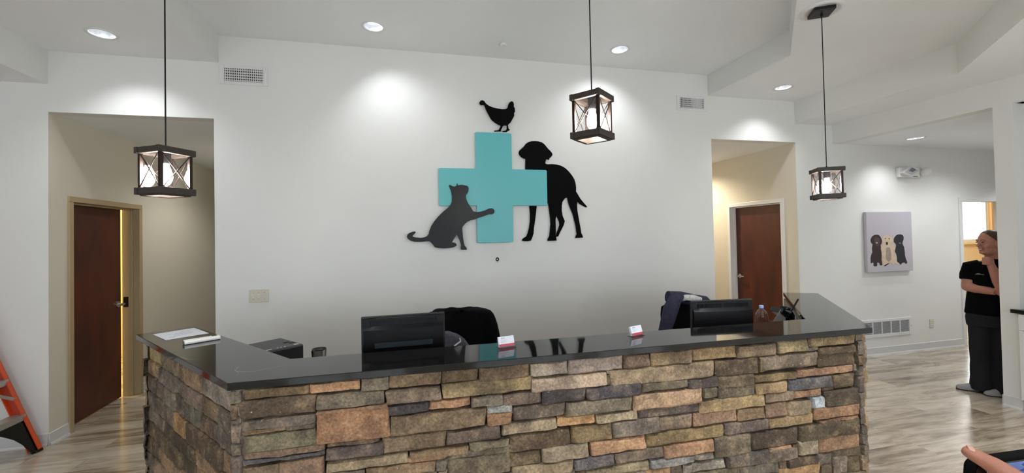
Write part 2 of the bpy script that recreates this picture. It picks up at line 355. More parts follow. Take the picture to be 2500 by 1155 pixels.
DOG = [(1.088, 2.513), (1.095, 2.532), (1.118, 2.552), (1.144, 2.575), (1.166, 2.605), (1.194, 2.625), (1.228, 2.636), (1.27, 2.639), (1.312, 2.637), (1.346, 2.627), (1.371, 2.61), (1.392, 2.586), (1.412, 2.562), (1.437, 2.539), (1.457, 2.515), (1.46, 2.498), (1.446, 2.477), (1.425, 2.46), (1.418, 2.44), (1.404, 2.448), (1.387, 2.446), (1.38, 2.423), (1.376, 2.404), (1.4, 2.396), (1.451, 2.399), (1.503, 2.396), (1.554, 2.384), (1.597, 2.362), (1.631, 2.333), (1.656, 2.306), (1.682, 2.273), (1.702, 2.24), (1.715, 2.199), (1.721, 2.15), (1.718, 2.109), (1.739, 2.076), (1.764, 2.034), (1.798, 1.993), (1.828, 1.96), (1.845, 1.94), (1.827, 1.935), (1.789, 1.955), (1.754, 1.977), (1.73, 1.998), (1.727, 1.952), (1.729, 1.902), (1.74, 1.836), (1.749, 1.779), (1.761, 1.713), (1.767, 1.663), (1.786, 1.621), (1.785, 1.608), (1.701, 1.607), (1.7, 1.62), (1.716, 1.647), (1.711, 1.672), (1.704, 1.738), (1.688, 1.804), (1.672, 1.87), (1.647, 1.927), (1.631, 1.969), (1.615, 2.041), (1.594, 2.037), (1.577, 2.018), (1.559, 1.993), (1.553, 1.952), (1.551, 1.903), (1.559, 1.846), (1.583, 1.789), (1.57, 1.748), (1.547, 1.707), (1.524, 1.667), (1.505, 1.627), (1.48, 1.622), (1.484, 1.66), (1.504, 1.7), (1.52, 1.749), (1.516, 1.789), (1.487, 1.851), (1.479, 1.806), (1.48, 1.725), (1.477, 1.643), (1.486, 1.582), (1.385, 1.58), (1.385, 1.6), (1.403, 1.629), (1.411, 1.677), (1.42, 1.758), (1.418, 1.823), (1.409, 1.904), (1.401, 1.969), (1.375, 2.025), (1.282, 2.025), (1.272, 1.945), (1.26, 1.856), (1.248, 1.776), (1.237, 1.72), (1.232, 1.664), (1.218, 1.624), (1.201, 1.588), (1.164, 1.582), (1.108, 1.586), (1.107, 1.602), (1.123, 1.618), (1.152, 1.633), (1.166, 1.665), (1.183, 1.721), (1.195, 1.793), (1.197, 1.873), (1.192, 1.945), (1.176, 2.145), (1.149, 2.273), (1.155, 2.338), (1.158, 2.402), (1.159, 2.447), (1.133, 2.453), (1.113, 2.468), (1.092, 2.49)]
CAT = [(0.355, 2.157), (0.365, 2.162), (0.392, 2.147), (0.412, 2.144), (0.43, 2.151), (0.435, 2.178), (0.441, 2.176), (0.444, 2.156), (0.468, 2.163), (0.491, 2.163), (0.522, 2.157), (0.545, 2.148), (0.551, 2.128), (0.549, 2.105), (0.54, 2.082), (0.525, 2.066), (0.521, 2.043), (0.527, 2.013), (0.545, 1.974), (0.569, 1.939), (0.593, 1.897), (0.625, 1.889), (0.672, 1.894), (0.711, 1.904), (0.733, 1.915), (0.755, 1.924), (0.787, 1.926), (0.806, 1.915), (0.813, 1.896), (0.805, 1.876), (0.786, 1.865), (0.757, 1.867), (0.734, 1.861), (0.694, 1.846), (0.647, 1.831), (0.6, 1.814), (0.566, 1.807), (0.535, 1.795), (0.51, 1.774), (0.488, 1.748), (0.479, 1.73), (0.483, 1.684), (0.486, 1.638), (0.493, 1.584), (0.503, 1.55), (0.521, 1.53), (0.521, 1.51), (0.464, 1.512), (0.46, 1.53), (0.464, 1.558), (0.452, 1.608), (0.432, 1.654), (0.42, 1.665), (0.406, 1.639), (0.387, 1.609), (0.375, 1.59), (0.405, 1.583), (0.421, 1.568), (0.418, 1.553), (0.397, 1.541), (0.351, 1.534), (0.291, 1.531), (0.239, 1.536), (0.205, 1.546), (0.191, 1.567), (0.171, 1.591), (0.156, 1.604), (0.122, 1.604), (0.071, 1.6), (0.013, 1.602), (-0.027, 1.614), (-0.051, 1.633), (-0.06, 1.656), (-0.051, 1.678), (-0.029, 1.692), (0, 1.702), (0.022, 1.703), (0.026, 1.691), (0.011, 1.677), (-0.003, 1.662), (-0.004, 1.652), (0.021, 1.645), (0.072, 1.64), (0.108, 1.644), (0.133, 1.655), (0.148, 1.674), (0.158, 1.712), (0.176, 1.756), (0.204, 1.798), (0.244, 1.846), (0.29, 1.891), (0.336, 1.929), (0.366, 1.959), (0.38, 1.99), (0.384, 2.02), (0.383, 2.058), (0.376, 2.096), (0.365, 2.127)]
PUP_A = [(5.756, 1.494), (5.765, 1.519), (5.788, 1.547), (5.82, 1.563), (5.864, 1.568), (5.901, 1.562), (5.927, 1.54), (5.942, 1.515), (5.952, 1.482), (5.941, 1.444), (5.926, 1.439), (5.928, 1.391), (5.935, 1.357), (5.938, 1.291), (5.932, 1.241), (5.944, 1.182), (5.937, 1.166), (5.905, 1.167), (5.897, 1.184), (5.89, 1.201), (5.858, 1.206), (5.857, 1.169), (5.845, 1.157), (5.808, 1.158), (5.792, 1.171), (5.797, 1.196), (5.784, 1.213), (5.778, 1.205), (5.756, 1.197), (5.748, 1.214), (5.749, 1.271), (5.761, 1.304), (5.782, 1.345), (5.777, 1.386), (5.786, 1.427), (5.791, 1.444), (5.768, 1.461)]
PUP_B = [(5.955, 1.515), (5.965, 1.54), (5.987, 1.549), (6.031, 1.555), (6.08, 1.55), (6.107, 1.545), (6.134, 1.528), (6.149, 1.503), (6.148, 1.477), (6.128, 1.461), (6.136, 1.444), (6.162, 1.418), (6.171, 1.376), (6.161, 1.334), (6.184, 1.3), (6.193, 1.258), (6.18, 1.216), (6.212, 1.194), (6.25, 1.168), (6.233, 1.16), (6.189, 1.174), (6.155, 1.188), (6.139, 1.163), (6.112, 1.162), (6.1, 1.19), (6.081, 1.203), (6.047, 1.179), (5.991, 1.152), (5.959, 1.161), (5.943, 1.178), (5.95, 1.207), (5.941, 1.257), (5.939, 1.324), (5.925, 1.382), (5.933, 1.424), (5.961, 1.44), (5.967, 1.465), (5.951, 1.473)]
PUP_C = [(6.151, 1.503), (6.167, 1.527), (6.196, 1.552), (6.23, 1.564), (6.274, 1.565), (6.313, 1.554), (6.328, 1.529), (6.324, 1.491), (6.308, 1.466), (6.302, 1.44), (6.328, 1.397), (6.336, 1.347), (6.339, 1.287), (6.354, 1.236), (6.374, 1.193), (6.368, 1.176), (6.34, 1.173), (6.329, 1.19), (6.29, 1.187), (6.267, 1.171), (6.255, 1.159), (6.229, 1.185), (6.196, 1.207), (6.196, 1.266), (6.185, 1.309), (6.162, 1.339), (6.177, 1.376), (6.19, 1.418), (6.18, 1.443), (6.158, 1.46), (6.146, 1.477)]
PUP_BELLY = [(6.018, 1.388), (6.046, 1.4), (6.078, 1.395), (6.093, 1.353), (6.101, 1.286), (6.093, 1.236), (6.07, 1.211), (6.037, 1.213), (6.011, 1.238), (6.002, 1.272), (6.008, 1.33)]
NOSE_B = [(6.014, 1.464), (6.033, 1.472), (6.049, 1.461), (6.048, 1.438), (6.031, 1.426), (6.015, 1.439)]
EYE_B1 = [(5.999, 1.518), (6.01, 1.522), (6.02, 1.514), (6.009, 1.504)]
EYE_B2 = [(6.062, 1.514), (6.073, 1.518), (6.084, 1.51), (6.072, 1.5)]
MOUTH_A = [(5.843, 1.467), (5.859, 1.473), (5.877, 1.465), (5.873, 1.453), (5.853, 1.452)]
MOUTH_C = [(6.241, 1.452), (6.258, 1.457), (6.273, 1.449), (6.266, 1.439), (6.248, 1.44)]
FACE_A = [(5.819, 1.526), (5.862, 1.542), (5.905, 1.52), (5.919, 1.474), (5.889, 1.417), (5.852, 1.426), (5.821, 1.46)]
PAW_B = [(5.97, 1.165), (6.036, 1.188), (6.07, 1.199), (6.036, 1.173), (5.986, 1.152)]
STONES_FRONT = [(-0.001, 0.047, 0.974, 1.031, 'gr'), (0.047, 0.293, 0.985, 1.026, 'tb'), (0.296, 0.495, 0.984, 1.026, 'or'), (0.499, 0.614, 0.971, 1.029, 'gn'), (0.032, 0.319, 0.905, 0.981, 'br'), (0.321, 0.595, 0.911, 0.973, 'gb'), (0.035, 0.317, 0.855, 0.901, 'gr'), (0.044, 0.318, 0.764, 0.837, 'gg'), (0.321, 0.618, 0.768, 0.895, 'bo'), (0.038, 0.35, 0.724, 0.74, 'bl'), (0.354, 0.589, 0.696, 0.748, 'pu'), (0.036, 0.175, 0.662, 0.713, 'br'), (0.179, 0.349, 0.641, 0.716, 'tb'), (0.356, 0.693, 0.642, 0.684, 'tg'), (0.513, 0.809, 0.588, 0.638, 'tb'), (0.615, 0.838, 0.972, 1.033, 'tb'), (0.841, 1.008, 0.973, 1.031, 'yb'), (1.012, 1.252, 0.963, 1.033, 'br'), (1.255, 1.435, 0.965, 1.031, 'lg'), (0.601, 0.839, 0.905, 0.966, 'gb'), (0.844, 1.258, 0.904, 0.972, 'yt'), (0.607, 0.784, 0.856, 0.898, 'dp'), (0.786, 0.968, 0.864, 0.9, 'or'), (0.972, 1.117, 0.852, 0.899, 'lg'), (1.121, 1.304, 0.84, 0.896, 'gb'), (1.31, 1.53, 0.829, 0.901, 'dp'), (1.261, 1.642, 0.891, 0.954, 'pk'), (0.619, 1.038, 0.767, 0.849, 'br'), (1.043, 1.167, 0.813, 0.853, 'wg'), (1.047, 1.165, 0.757, 0.814, 'or'), (1.17, 1.424, 0.768, 0.832, 'gb'), (0.583, 0.857, 0.692, 0.765, 'br'), (0.861, 1.107, 0.698, 0.757, 'gb'), (1.112, 1.381, 0.707, 0.758, 'lt'), (0.697, 0.956, 0.655, 0.682, 'tb'), (0.96, 1.144, 0.656, 0.693, 'gn'), (1.147, 1.447, 0.621, 0.7, 'db'), (0.811, 0.858, 0.585, 0.637, 'gr'), (0.861, 1.154, 0.533, 0.632, 'gg'), (1.148, 1.298, 0.555, 0.622, 'db'), (1.302, 1.539, 0.559, 0.624, 'gn'), (1.157, 1.456, 0.495, 0.555, 'tg'), (1.442, 1.731, 0.959, 1.031, 'pg'), (1.736, 1.878, 0.962, 1.029, 'br'), (1.883, 2.119, 0.959, 1.032, 'tb'), (2.122, 2.388, 0.964, 1.031, 'yb'), (1.659, 2.251, 0.876, 0.958, 'tg'), (1.535, 1.824, 0.827, 0.888, 'dp'), (1.828, 2.089, 0.838, 0.879, 'gb'), (2.094, 2.276, 0.821, 0.874, 'pu'), (1.428, 1.774, 0.759, 0.826, 'gb'), (1.777, 2.17, 0.747, 0.826, 'lo'), (2.175, 2.263, 0.767, 0.824, 'gg'), (1.387, 1.581, 0.714, 0.759, 'oo'), (1.584, 1.804, 0.708, 0.753, 'lt'), (1.809, 2.154, 0.703, 0.759, 'pu'), (2.155, 2.562, 0.689, 0.757, 'yt'), (1.455, 1.666, 0.625, 0.704, 'yb'), (1.669, 1.925, 0.629, 0.704, 'gr'), (1.927, 2.113, 0.628, 0.696, 'gb'), (2.121, 2.383, 0.627, 0.698, 'tb'), (1.552, 1.845, 0.556, 0.619, 'or'), (1.849, 2.298, 0.557, 0.621, 'yb'), (1.946, 2.234, 0.492, 0.551, 'or'), (1.46, 1.672, 0.498, 0.553, 'bl'), (1.677, 1.941, 0.499, 0.554, 'gb'), (1.866, 2.118, 0.452, 0.488, 'wg'), (2.123, 2.236, 0.455, 0.489, 'lg'), (1.522, 1.862, 0.449, 0.491, 'tg'), (2.053, 2.308, 0.393, 0.439, 'lg'), (2.394, 2.648, 0.954, 1.022, 'br'), (2.655, 2.856, 0.962, 1.029, 'yt'), (2.864, 3.177, 0.98, 1.035, 'yb'), (2.261, 2.53, 0.864, 0.954, 'db'), (2.545, 2.92, 0.873, 0.953, 'gb'), (2.924, 3.18, 0.931, 0.971, 'db'), (2.926, 3.181, 0.861, 0.936, 'db'), (2.784, 3.17, 0.816, 0.858, 'ro'), (2.271, 2.494, 0.81, 0.868, 'br'), (2.497, 2.779, 0.817, 0.853, 'yb'), (2.27, 2.498, 0.749, 0.822, 'gb'), (2.502, 2.707, 0.752, 0.809, 'yt'), (2.718, 3.018, 0.745, 0.809, 'bl'), (3.022, 3.176, 0.733, 0.808, 'db'), (2.564, 2.747, 0.703, 0.753, 'tg'), (2.749, 2.943, 0.703, 0.747, 'ro'), (2.953, 3.194, 0.638, 0.727, 'dk'), (2.387, 2.559, 0.625, 0.688, 'rb'), (2.563, 2.702, 0.622, 0.699, 'rb'), (2.707, 2.871, 0.61, 0.687, 'tg'), (2.877, 2.949, 0.64, 0.7, 'wh'), (2.878, 3.196, 0.573, 0.641, 'ro'), (2.304, 2.577, 0.563, 0.622, 'dg'), (2.579, 2.875, 0.561, 0.616, 'yb'), (2.241, 2.461, 0.45, 0.558, 'gg'), (2.465, 2.771, 0.46, 0.553, 'dk'), (2.777, 3.196, 0.463, 0.552, 'db'), (2.313, 2.575, 0.388, 0.457, 'dg'), (2.579, 2.764, 0.383, 0.445, 'gb'), (2.769, 2.901, 0.392, 0.471, 'lt'), (2.906, 3.197, 0.388, 0.481, 'ro'), (3.001, 3.209, 0.343, 0.396, 'db'), (2.689, 2.898, 0.337, 0.386, 'dk'), (2.9, 2.998, 0.316, 0.385, 'gr'), (2.638, 2.913, 0.276, 0.342, 'oo'), (2.385, 2.638, 0.329, 0.388, 'gr'), (3.002, 3.097, 0.26, 0.354, 'gr'), (3.103, 3.196, 0.245, 0.347, 'db'), (2.915, 2.998, 0.263, 0.32, 'br')]
STONES_WING = [(0.185, 0.508, 0.964, 0.996, 'tb'), (0.091, 0.417, 0.89, 0.923, 'yt'), (0.508, 0.746, 0.961, 0.991, 'gb'), (0.754, 1.006, 0.971, 0.999, 'tb'), (0.404, 0.715, 0.897, 0.937, 'dg'), (0.724, 1.013, 0.911, 0.939, 'ot'), (0.155, 0.582, 0.815, 0.847, 'tb'), (0.087, 0.402, 0.75, 0.783, 'pu'), (0.59, 0.864, 0.826, 0.863, 'gr'), (0.818, 1.019, 0.859, 0.886, 'lg'), (1.013, 1.133, 0.976, 1.002, 'gb'), (1.132, 1.381, 0.985, 1.01, 'pg'), (1.035, 1.399, 0.909, 0.946, 'br'), (0.413, 0.58, 0.768, 0.799, 'lg'), (0.099, 0.578, 0.664, 0.703, 'gb'), (0.582, 0.872, 0.766, 0.795, 'gr'), (0.587, 0.897, 0.687, 0.727, 'ot'), (0.915, 1.159, 0.775, 0.832, 'db'), (1.18, 1.477, 0.818, 0.852, 'pu'), (0.148, 0.542, 0.472, 0.568, 'db'), (0.553, 0.869, 0.622, 0.653, 'dk'), (0.887, 1.142, 0.708, 0.737, 'db'), (0.185, 0.614, 0.413, 0.445, 'tb'), (0.646, 0.954, 0.555, 0.584, 'dk'), (0.885, 1.237, 0.651, 0.678, 'gr'), (1.133, 1.348, 0.692, 0.754, 'db'), (0.953, 1.264, 0.59, 0.616, 'pk'), (1.353, 1.557, 0.708, 0.765, 'dg'), (0.582, 0.791, 0.464, 0.507, 'pk'), (1.263, 1.372, 0.645, 0.67, 'tb'), (0.89, 1.027, 0.835, 0.862, 'gr'), (1.405, 1.516, 0.96, 1, 'gr')]
# ------------------------------------------------------------------ the room shell
ZM, ZL, Z3, Z2, ZT = 3.4974, 3.2523, 2.9761, 2.743, 3.9
XA, XB, XC, XD, XE = -2.927, -1.719, 3.4425, 4.66, 5.2445
OUT = [(XA, 0), (XA, -1.6), (-.527, -4), (2.26, -4), (XD, -1.6), (XD, 0)]
MAIN = [(-1.677, 0), (-1.677, -1.105), (.138, -2.92), (1.599, -2.92), (3.414, -1.105), (3.414, 0)]
CANS = [(-2.299, -.42, ZL), (-.311, -.43, ZM), (2.056, -.43, ZM), (4.075, -.4, ZL), (5.994, -.427, Z2),
        (-4.9, -2.4, Z3), (4.3, -4.9, Z3), (-2.6, -5.2, Z3), (.9, -5.2, Z3), (-2.6, -6.9, Z3), (.9, -6.9, Z3), (4.3, -6.9, Z3), (-5.3, -5.6, Z3), (8.3, -.75, Z2), (2.5, -3.45, ZL), (-.75, -3.45, ZL), (-1.98, 1.7, Z2), (4.05, 1.7, Z2), (7.0, -1.0, Z2)]  # this row: unseen downlights added as fill for room, halls and passage
hole = lambda z: [(x, y, .078) for x, y, q in CANS if q == z]

struct('floor', M().face([(-7.2, -8.2, 0), (14.4, -8.2, 0), (14.4, 4.5, 0), (-7.2, 4.5, 0)]), floor_mat)
m = M()
for x0, x1, z0, z1 in ((-7.1, XA, 0, ZT), (XA, XB, Z2, ZT), (XB, XC, 0, ZT), (XC, XD, Z2, ZT), (XD, 7.44, 0, ZT), (7.44, 8.40, 2.035, ZT), (8.40, 9.8, 0, ZT)):
    m.box(x0, x1, 0, .12, z0, z1)
struct('wall_back', m, wall_paint)
m = M()                                     # left hallway: door wall, far end, inner wall
for y0, y1, z0, z1 in ((.12, .22, 0, ZT), (.22, 1.18, 2.04, ZT), (1.18, 4.3, 0, ZT)): m.box(XA-.12, XA, y0, y1, z0, z1)
m.box(XB, XB+.12, .12, 4.3, 0, ZT); m.box(XA-.12, XB+.12, 4.3, 4.4, 0, ZT)
m.box(XA-.001, XA+.0015, .0005, .12, 0, Z2)  # jamb skin in the same warm-tinted colour
struct('wall_hall_left', m, warm_lit_paint)
m = M()
for y0, y1, z0, z1 in ((.12, .215, 0, ZT), (.215, 1.155, 2.04, ZT), (1.155, 4.3, 0, ZT)): m.box(XD, XD+.12, y0, y1, z0, z1)
m.box(XC-.12, XC, .12, 4.3, 0, ZT); m.box(XC-.12, XD+.12, 4.3, 4.4, 0, ZT)
m.box(XD-.0015, XD+.001, .0005, .12, 0, Z2)
struct('wall_hall_right', m, warm_lit_paint)
# right-hand wall: beam over the passage, pier, alcove
struct('ceiling_beam', M().box(XE, XE+.14, -1.515, 0, Z2, ZT), wall_paint)
struct('wall_pier', M().box(XE, 9.8, -1.645, -1.515, 0, ZT), wall_paint)
struct('wall_alcove', M().box(5.85, 5.97, -3.9, -1.645, 0, ZT), wall_paint)
struct('ceiling_alcove_header', M().box(XE, XE+.14, -3.8, -1.645, Z2, ZT), wall_paint)
m = M(); m.box(XE, 5.97, -3.92, -3.8, 0, ZT); m.box(XE, XE+.14, -8.1, -3.92, 0, ZT)
struct('wall_right', m, wall_paint)
struct('wall_passage', M().box(9.7, 9.8, -1.645, 0, 0, ZT), wall_paint)
struct('wall_left', M().box(-7.1, -7, -8.1, 0, 0, ZT), wall_paint)
m = M(); FILL_WIN = [(-5.2, -3.2), (-2.2, -.2), (.9, 2.9), (3.3, 4.8)]  # unseen front windows, added to let daylight in as fill
xs = [-7.1]+[a for p in FILL_WIN for a in p]+[XE+.14]
for i in range(0, len(xs), 2): m.box(xs[i], xs[i+1], -8.1, -8, 0, ZT)
for a, b in FILL_WIN: m.box(a, b, -8.1, -8, 0, .5); m.box(a, b, -8.1, -8, 2.5, ZT)
struct('wall_front', m, wall_paint)
for i, (a, b) in enumerate(FILL_WIN):
    t = bpy.data.objects.new('window_%d' % (i+1), None); t.location = (a, -8.05, .5); COL.objects.link(t); t['kind'] = 'structure'
    f = M()
    for x in (a+.03, (a+b)/2, b-.03): f.box(x-.03, x+.03, -8.09, -8.01, .5, 2.5)
    f.box(a, b, -8.09, -8.01, .5, .56); f.box(a, b, -8.09, -8.01, 2.44, 2.5)
    build('window_frame', f, white_trim, t); build('window_pane', M().box(a+.03, b-.03, -8.055, -8.045, .53, 2.47), pane_glass, t)
m = M()                                     # ceilings
m.holed([(-7.05, -8.05), (XE+.05, -8.05), (XE+.05, 0), (XD, 0), (XD, -1.6), (2.26, -4), (-.527, -4), (XA, -1.6), (XA, 0), (-7.05, 0)], hole(Z3), Z3)
m.holed(OUT+[(3.414, 0), (3.414, -1.105), (1.599, -2.92), (.138, -2.92), (-1.677, -1.105), (-1.677, 0)], hole(ZL), ZL)
m.holed(MAIN, hole(ZM), ZM)
m.holed([(XE+.14, -1.515), (9.7, -1.515), (9.7, 0), (XE+.14, 0)], hole(Z2)[:2]+hole(Z2)[-1:], Z2)
m.holed([(XA, .12), (XB, .12), (XB, 4.3), (XA, 4.3)], hole(Z2)[2:3], Z2)
m.holed([(XC, .12), (XD, .12), (XD, 4.3), (XC, 4.3)], hole(Z2)[3:4], Z2)
for x0, x1, y0, y1 in ((5.3, 5.85, -3.8, -1.645), (6.8, 14.3, .12, 2.6), (-6.2, XA-.12, .12, 3.2)):
    m.face([(x0, y0, Z2), (x1, y0, Z2), (x1, y1, Z2), (x0, y1, Z2)])
struct('ceiling', m, ceil_paint, fix=False)
struct('ceiling_roof_slab', M().box(-7.2, 14.4, -8.2, 4.5, 3.92, 4.02), ceil_paint)
m = M()                                     # the stepped tray sides
for poly, z0, z1 in ((OUT, Z3, ZL), (MAIN, ZL, ZM)):
    for a, b in zip(poly, poly[1:]):
        m.face([(a[0], a[1], z0), (b[0], b[1], z0), (b[0], b[1], z1), (a[0], a[1], z1)])
struct('trim_1', m, wall_paint)
# baseboards
def baseboard(name, runs, mt=grey_trim):
    m = M()
    for x0, y0, x1, y1, nx, ny in runs:
        d = Vector((x1-x0, y1-y0, 0)); n = Vector((nx, ny, 0))
        m.prism([Vector((x0, y0, 0)), Vector((x0, y0, 0))+n*.012, Vector((x0, y0, .095))+n*.008, Vector((x0, y0, .1))], d)
        m.prism([Vector((x0, y0, 0))+n*.008, Vector((x0, y0, 0))+n*.02, Vector((x0, y0, .012))+n*.016, Vector((x0, y0, .02))+n*.01], d)
    struct(name, m, mt)
baseboard('baseboard_back', [(-7, 0, XA, 0, 0, -1), (XB, 0, XC, 0, 0, -1), (XD, 0, 7.414, 0, 0, -1)])
baseboard('baseboard_hall_left', [(XA, 0, XA, .196, 1, 0), (XA, 1.206, XA, 4.3, 1, 0)])
baseboard('baseboard_hall_right', [(XD, 0, XD, .19, -1, 0), (XD, 1.18, XD, 4.3, -1, 0)])
baseboard('baseboard_right', [(XE, -1.645, XE, -1.515, -1, 0), (XE, -1.515, 9.7, -1.515, 0, 1)])

def lever(m, c, nx, ny, span):               # rose, neck and lever; n = out of the door, span = lever direction
    c = Vector(c); n = Vector((nx, ny, 0)); sp = Vector(span)
    m.tube([c, c+n*.012], .032, 18); m.tube([c+n*.012, c+n*.05], .011, 12)
    m.tube([c+n*.05-sp*.012, c+n*.052+sp*.02, c+n*.05+sp*.07, c+n*.044+sp*.115], [.013, .0125, .0105, .008], 12)

# door_1: left hallway, cherry leaf standing ajar into a warm lit room
t = bpy.data.objects.new('door_1', None); t.location = (XA, .70, 0); COL.objects.link(t); t['kind'] = 'structure'
t['label'] = 'dark cherry door standing slightly ajar in tan frame in the left hallway'
f = M()
for y0, y1 in ((.196, .246), (1.156, 1.206)):
    f.box(XA-.15, XA+.016, y0, y1, 0, 2.015)
f.box(XA-.15, XA+.016, .196, 1.206, 2.015, 2.065)
f.box(XA-.085, XA-.045, 1.140, 1.156, 0, 2.015); f.box(XA-.085, XA-.045, .246, .262, 0, 2.015); f.box(XA-.085, XA-.045, .246, 1.156, 2.0, 2.015)
build('door_frame', f, tan_tone, t, bevel=.004)
build('strike_plate', M().box(XA-.135, XA-.088, 1.150, 1.157, .955, 1.065), dark_metal, t)
l = M(); h0 = Vector((XA-.088, .252, 0)); ang = R(2.9); dv = Vector((-math.sin(ang), math.cos(ang), 0)); nv = Vector((math.cos(ang), math.sin(ang), 0))
l.prism([h0, h0+dv*.852, h0+dv*.852-nv*.044, h0-nv*.044], (0, 0, 2.0)); 
for q in l.v: q.z += .008
leaf = build('door_leaf', l, door_wood, t, bevel=.002)
k = M(); lever(k, h0+dv*.795+Vector((0, 0, 1.0)), nv.x, nv.y, -dv); build('lever_handle', k, chrome, leaf, smooth=40)
k = M(); k.obox(h0+dv*.854-nv*.022+Vector((0, 0, 1.0)), dv, nv, (0, 0, 1), .002, .013, .03); k.obox(h0+dv*.862-nv*.022+Vector((0, 0, 1.0)), dv, nv, (0, 0, 1), .012, .008, .012)
build('latch', k, dark_metal, leaf)
# door_2: right hallway, closed leaf in white frame
t = bpy.data.objects.new('door_2', None); t.location = (XD, .685, 0); COL.objects.link(t); t['kind'] = 'structure'
t['label'] = 'closed cherry door in white frame in the right hallway'
f = M()
for y0, y1 in ((.19, .24), (1.13, 1.18)): f.box(XD-.016, XD+.15, y0, y1, 0, 2.012)
f.box(XD-.016, XD+.15, .19, 1.18, 2.012, 2.064)
f.box(XD+.05, XD+.088, 1.116, 1.13, 0, 2.012); f.box(XD+.05, XD+.088, .24, .254, 0, 2.012); f.box(XD+.05, XD+.088, .24, 1.13, 1.998, 2.012)
build('door_frame', f, white_trim, t, bevel=.004)
leaf = build('door_leaf', M().box(XD+.09, XD+.134, .243, 1.127, .008, 2.008), door_wood, t, bevel=.002)
k = M(); lever(k, (XD+.09, 1.06, .985), -1, 0, (0, -1, 0)); build('lever_handle', k, chrome, leaf, smooth=40)
# door_3: open doorway to the office behind the person
t = bpy.data.objects.new('door_3', None); t.location = (7.92, 0, 0); COL.objects.link(t); t['kind'] = 'structure'
f = M()
for x0, x1 in ((7.414, 7.475), (8.365, 8.426)): f.box(x0, x1, -.016, .136, 0, 2.005)
f.box(7.414, 8.426, -.016, .136, 2.005, 2.064); f.box(7.475, 7.49, .05, .09, 0, 2.005)
build('door_frame', f, white_trim, t, bevel=.004)
# office beyond door_3
m = M()
m.box(6.7, 6.8, .12, 2.7, 0, ZT); m.box(14.3, 14.4, .12, 2.7, 0, ZT)
for x0, x1, z0, z1 in ((6.7, 11.2, 0, ZT), (11.2, 12.92, 0, 1.33), (11.2, 12.92, 2.5, ZT), (12.92, 14.4, 0, ZT)): m.box(x0, x1, 2.6, 2.7, z0, z1)
struct('wall_office', m, office_paint)
struct('wall_office_side', M().box(9.8, 14.4, .02, .12, 0, ZT), office_paint)
t = bpy.data.objects.new('window_5', None); t.location = (12.06, 2.6, 1.33); COL.objects.link(t); t['kind'] = 'structure'
f = M()
for x in (11.23, 12.89): f.box(x-.03, x+.03, 2.61, 2.68, 1.33, 2.5)
f.box(11.2, 12.92, 2.61, 2.68, 1.33, 1.38); f.box(11.2, 12.92, 2.61, 2.68, 2.45, 2.5)
build('window_frame', f, white_trim, t); build('window_sill', M().box(11.1, 13, 2.53, 2.62, 1.27, 1.33), office_paint, t)
build('window_pane', M().box(11.23, 12.89, 2.64, 2.646, 1.36, 2.47), pane_glass, t)
build('sash_rail', M().box(12.25, 12.83, 2.625, 2.63, 1.612, 1.622), charcoal, t)
struct('trim_2', M().box(12.94, 13.2, 2.55, 2.6, 0, 2.74), wood_mat('golden_oak', srgb(214, 170, 108), srgb(232, 192, 130), (6, 6, .6), .45))
# warm room behind door_1
m = M(); m.box(-6.3, -6.2, .12, 3.3, 0, ZT); m.box(-6.2, XA-.12, 3.2, 3.3, 0, ZT)
struct('wall_side_room', m, mat('side_room_paint', srgb(236, 216, 160), .6))
light('side_room_lamp', 'POINT', (-4.4, 1.6, 2.45), 260, (1, .78, .42), shadow_soft_size=.15)
light('office_fill', 'POINT', (10.5, 1.4, 2.5), 140, (1, .95, .88), shadow_soft_size=.2)  # unseen point light added to brighten the office

# ------------------------------------------------------------------ recessed downlights
CAN_LABELS = ['bright recessed downlight in the low ceiling above the left hallway opening', 'bright recessed downlight in high ceiling tray, the one left of the small white ceiling disc',
              'bright recessed downlight in the high ceiling tray beside the middle pendant cord', 'recessed downlight in the ceiling step above the right hallway opening',
              'recessed downlight in the passage ceiling above the emergency light fixture']
first = None
for i, (x, y, z) in enumerate(CANS):
    lb = CAN_LABELS[i] if i < 5 else {13: 'unseen fill downlight added at the far end of the passage ceiling, hidden behind the pier', 18: 'unseen fill downlight added in the passage ceiling, hidden behind the pier next to the person', 16: 'unseen fill downlight added in the left hallway ceiling, hidden by the wall corner', 17: 'unseen warm downlight added in the right hallway ceiling, hidden by the wall corner'}.get(i, 'unseen fill downlight added out over the waiting area behind the photographer')  # all cans after the labelled five are added to brighten walls and room
    if first is None:
        t = thing('recessed_downlight', (0, 0, 0), lb, 'ceiling light', 'recessed ceiling downlights')
        build('trim_ring', M().lathe([(.076, .004), (.079, -.004), (.088, -.007), (.099, -.004), (.101, .001)], n=40, cap=False), white_trim, t, smooth=60)
        build('reflector', M().lathe([(.078, -.002), (.07, .035), (.056, .075), (.056, .08)], n=32, cap=False), reflector, t, smooth=60)
        build('lens', M().lathe([(.0005, .072), (.04, .07), (.056, .074), (.056, .078), (.0005, .08)], n=32, cap=False), lens_mat, t, smooth=60)
        t.location = (x, y, z); first = t
    else:
        t = copy_tree(first, (x, y, z)); t['label'] = lb
    e = CAN_W*(2.6, 2.1, 2.2, 2.5, 2.6)[i] if i < 5 else CAN_W*{6: 18, 7: 8, 11: 15, 13: 5, 14: 17, 15: 7, 16: 3.6, 17: 10, 18: 5.5}.get(i, FILL)
    sp = light('downlight_beam', 'SPOT', (x, y, z+.03), e, (1, .98, .93) if i == 16 else (1, .86, .66) if i == 17 else (.95, .97, 1), spot_size=R(118 if i < 5 else 150 if i > 15 else 108), spot_blend=.85 if i < 5 else .6, shadow_soft_size=.05)
    aim = {0: (.05, .06), 1: (.28, .12), 2: (-.1, .3), 3: (.03, .05), 4: (-.02, .05)}.get(i, (0, 0))      # gimbal tilt
    sp.rotation_euler = (aim[1], -aim[0], 0)
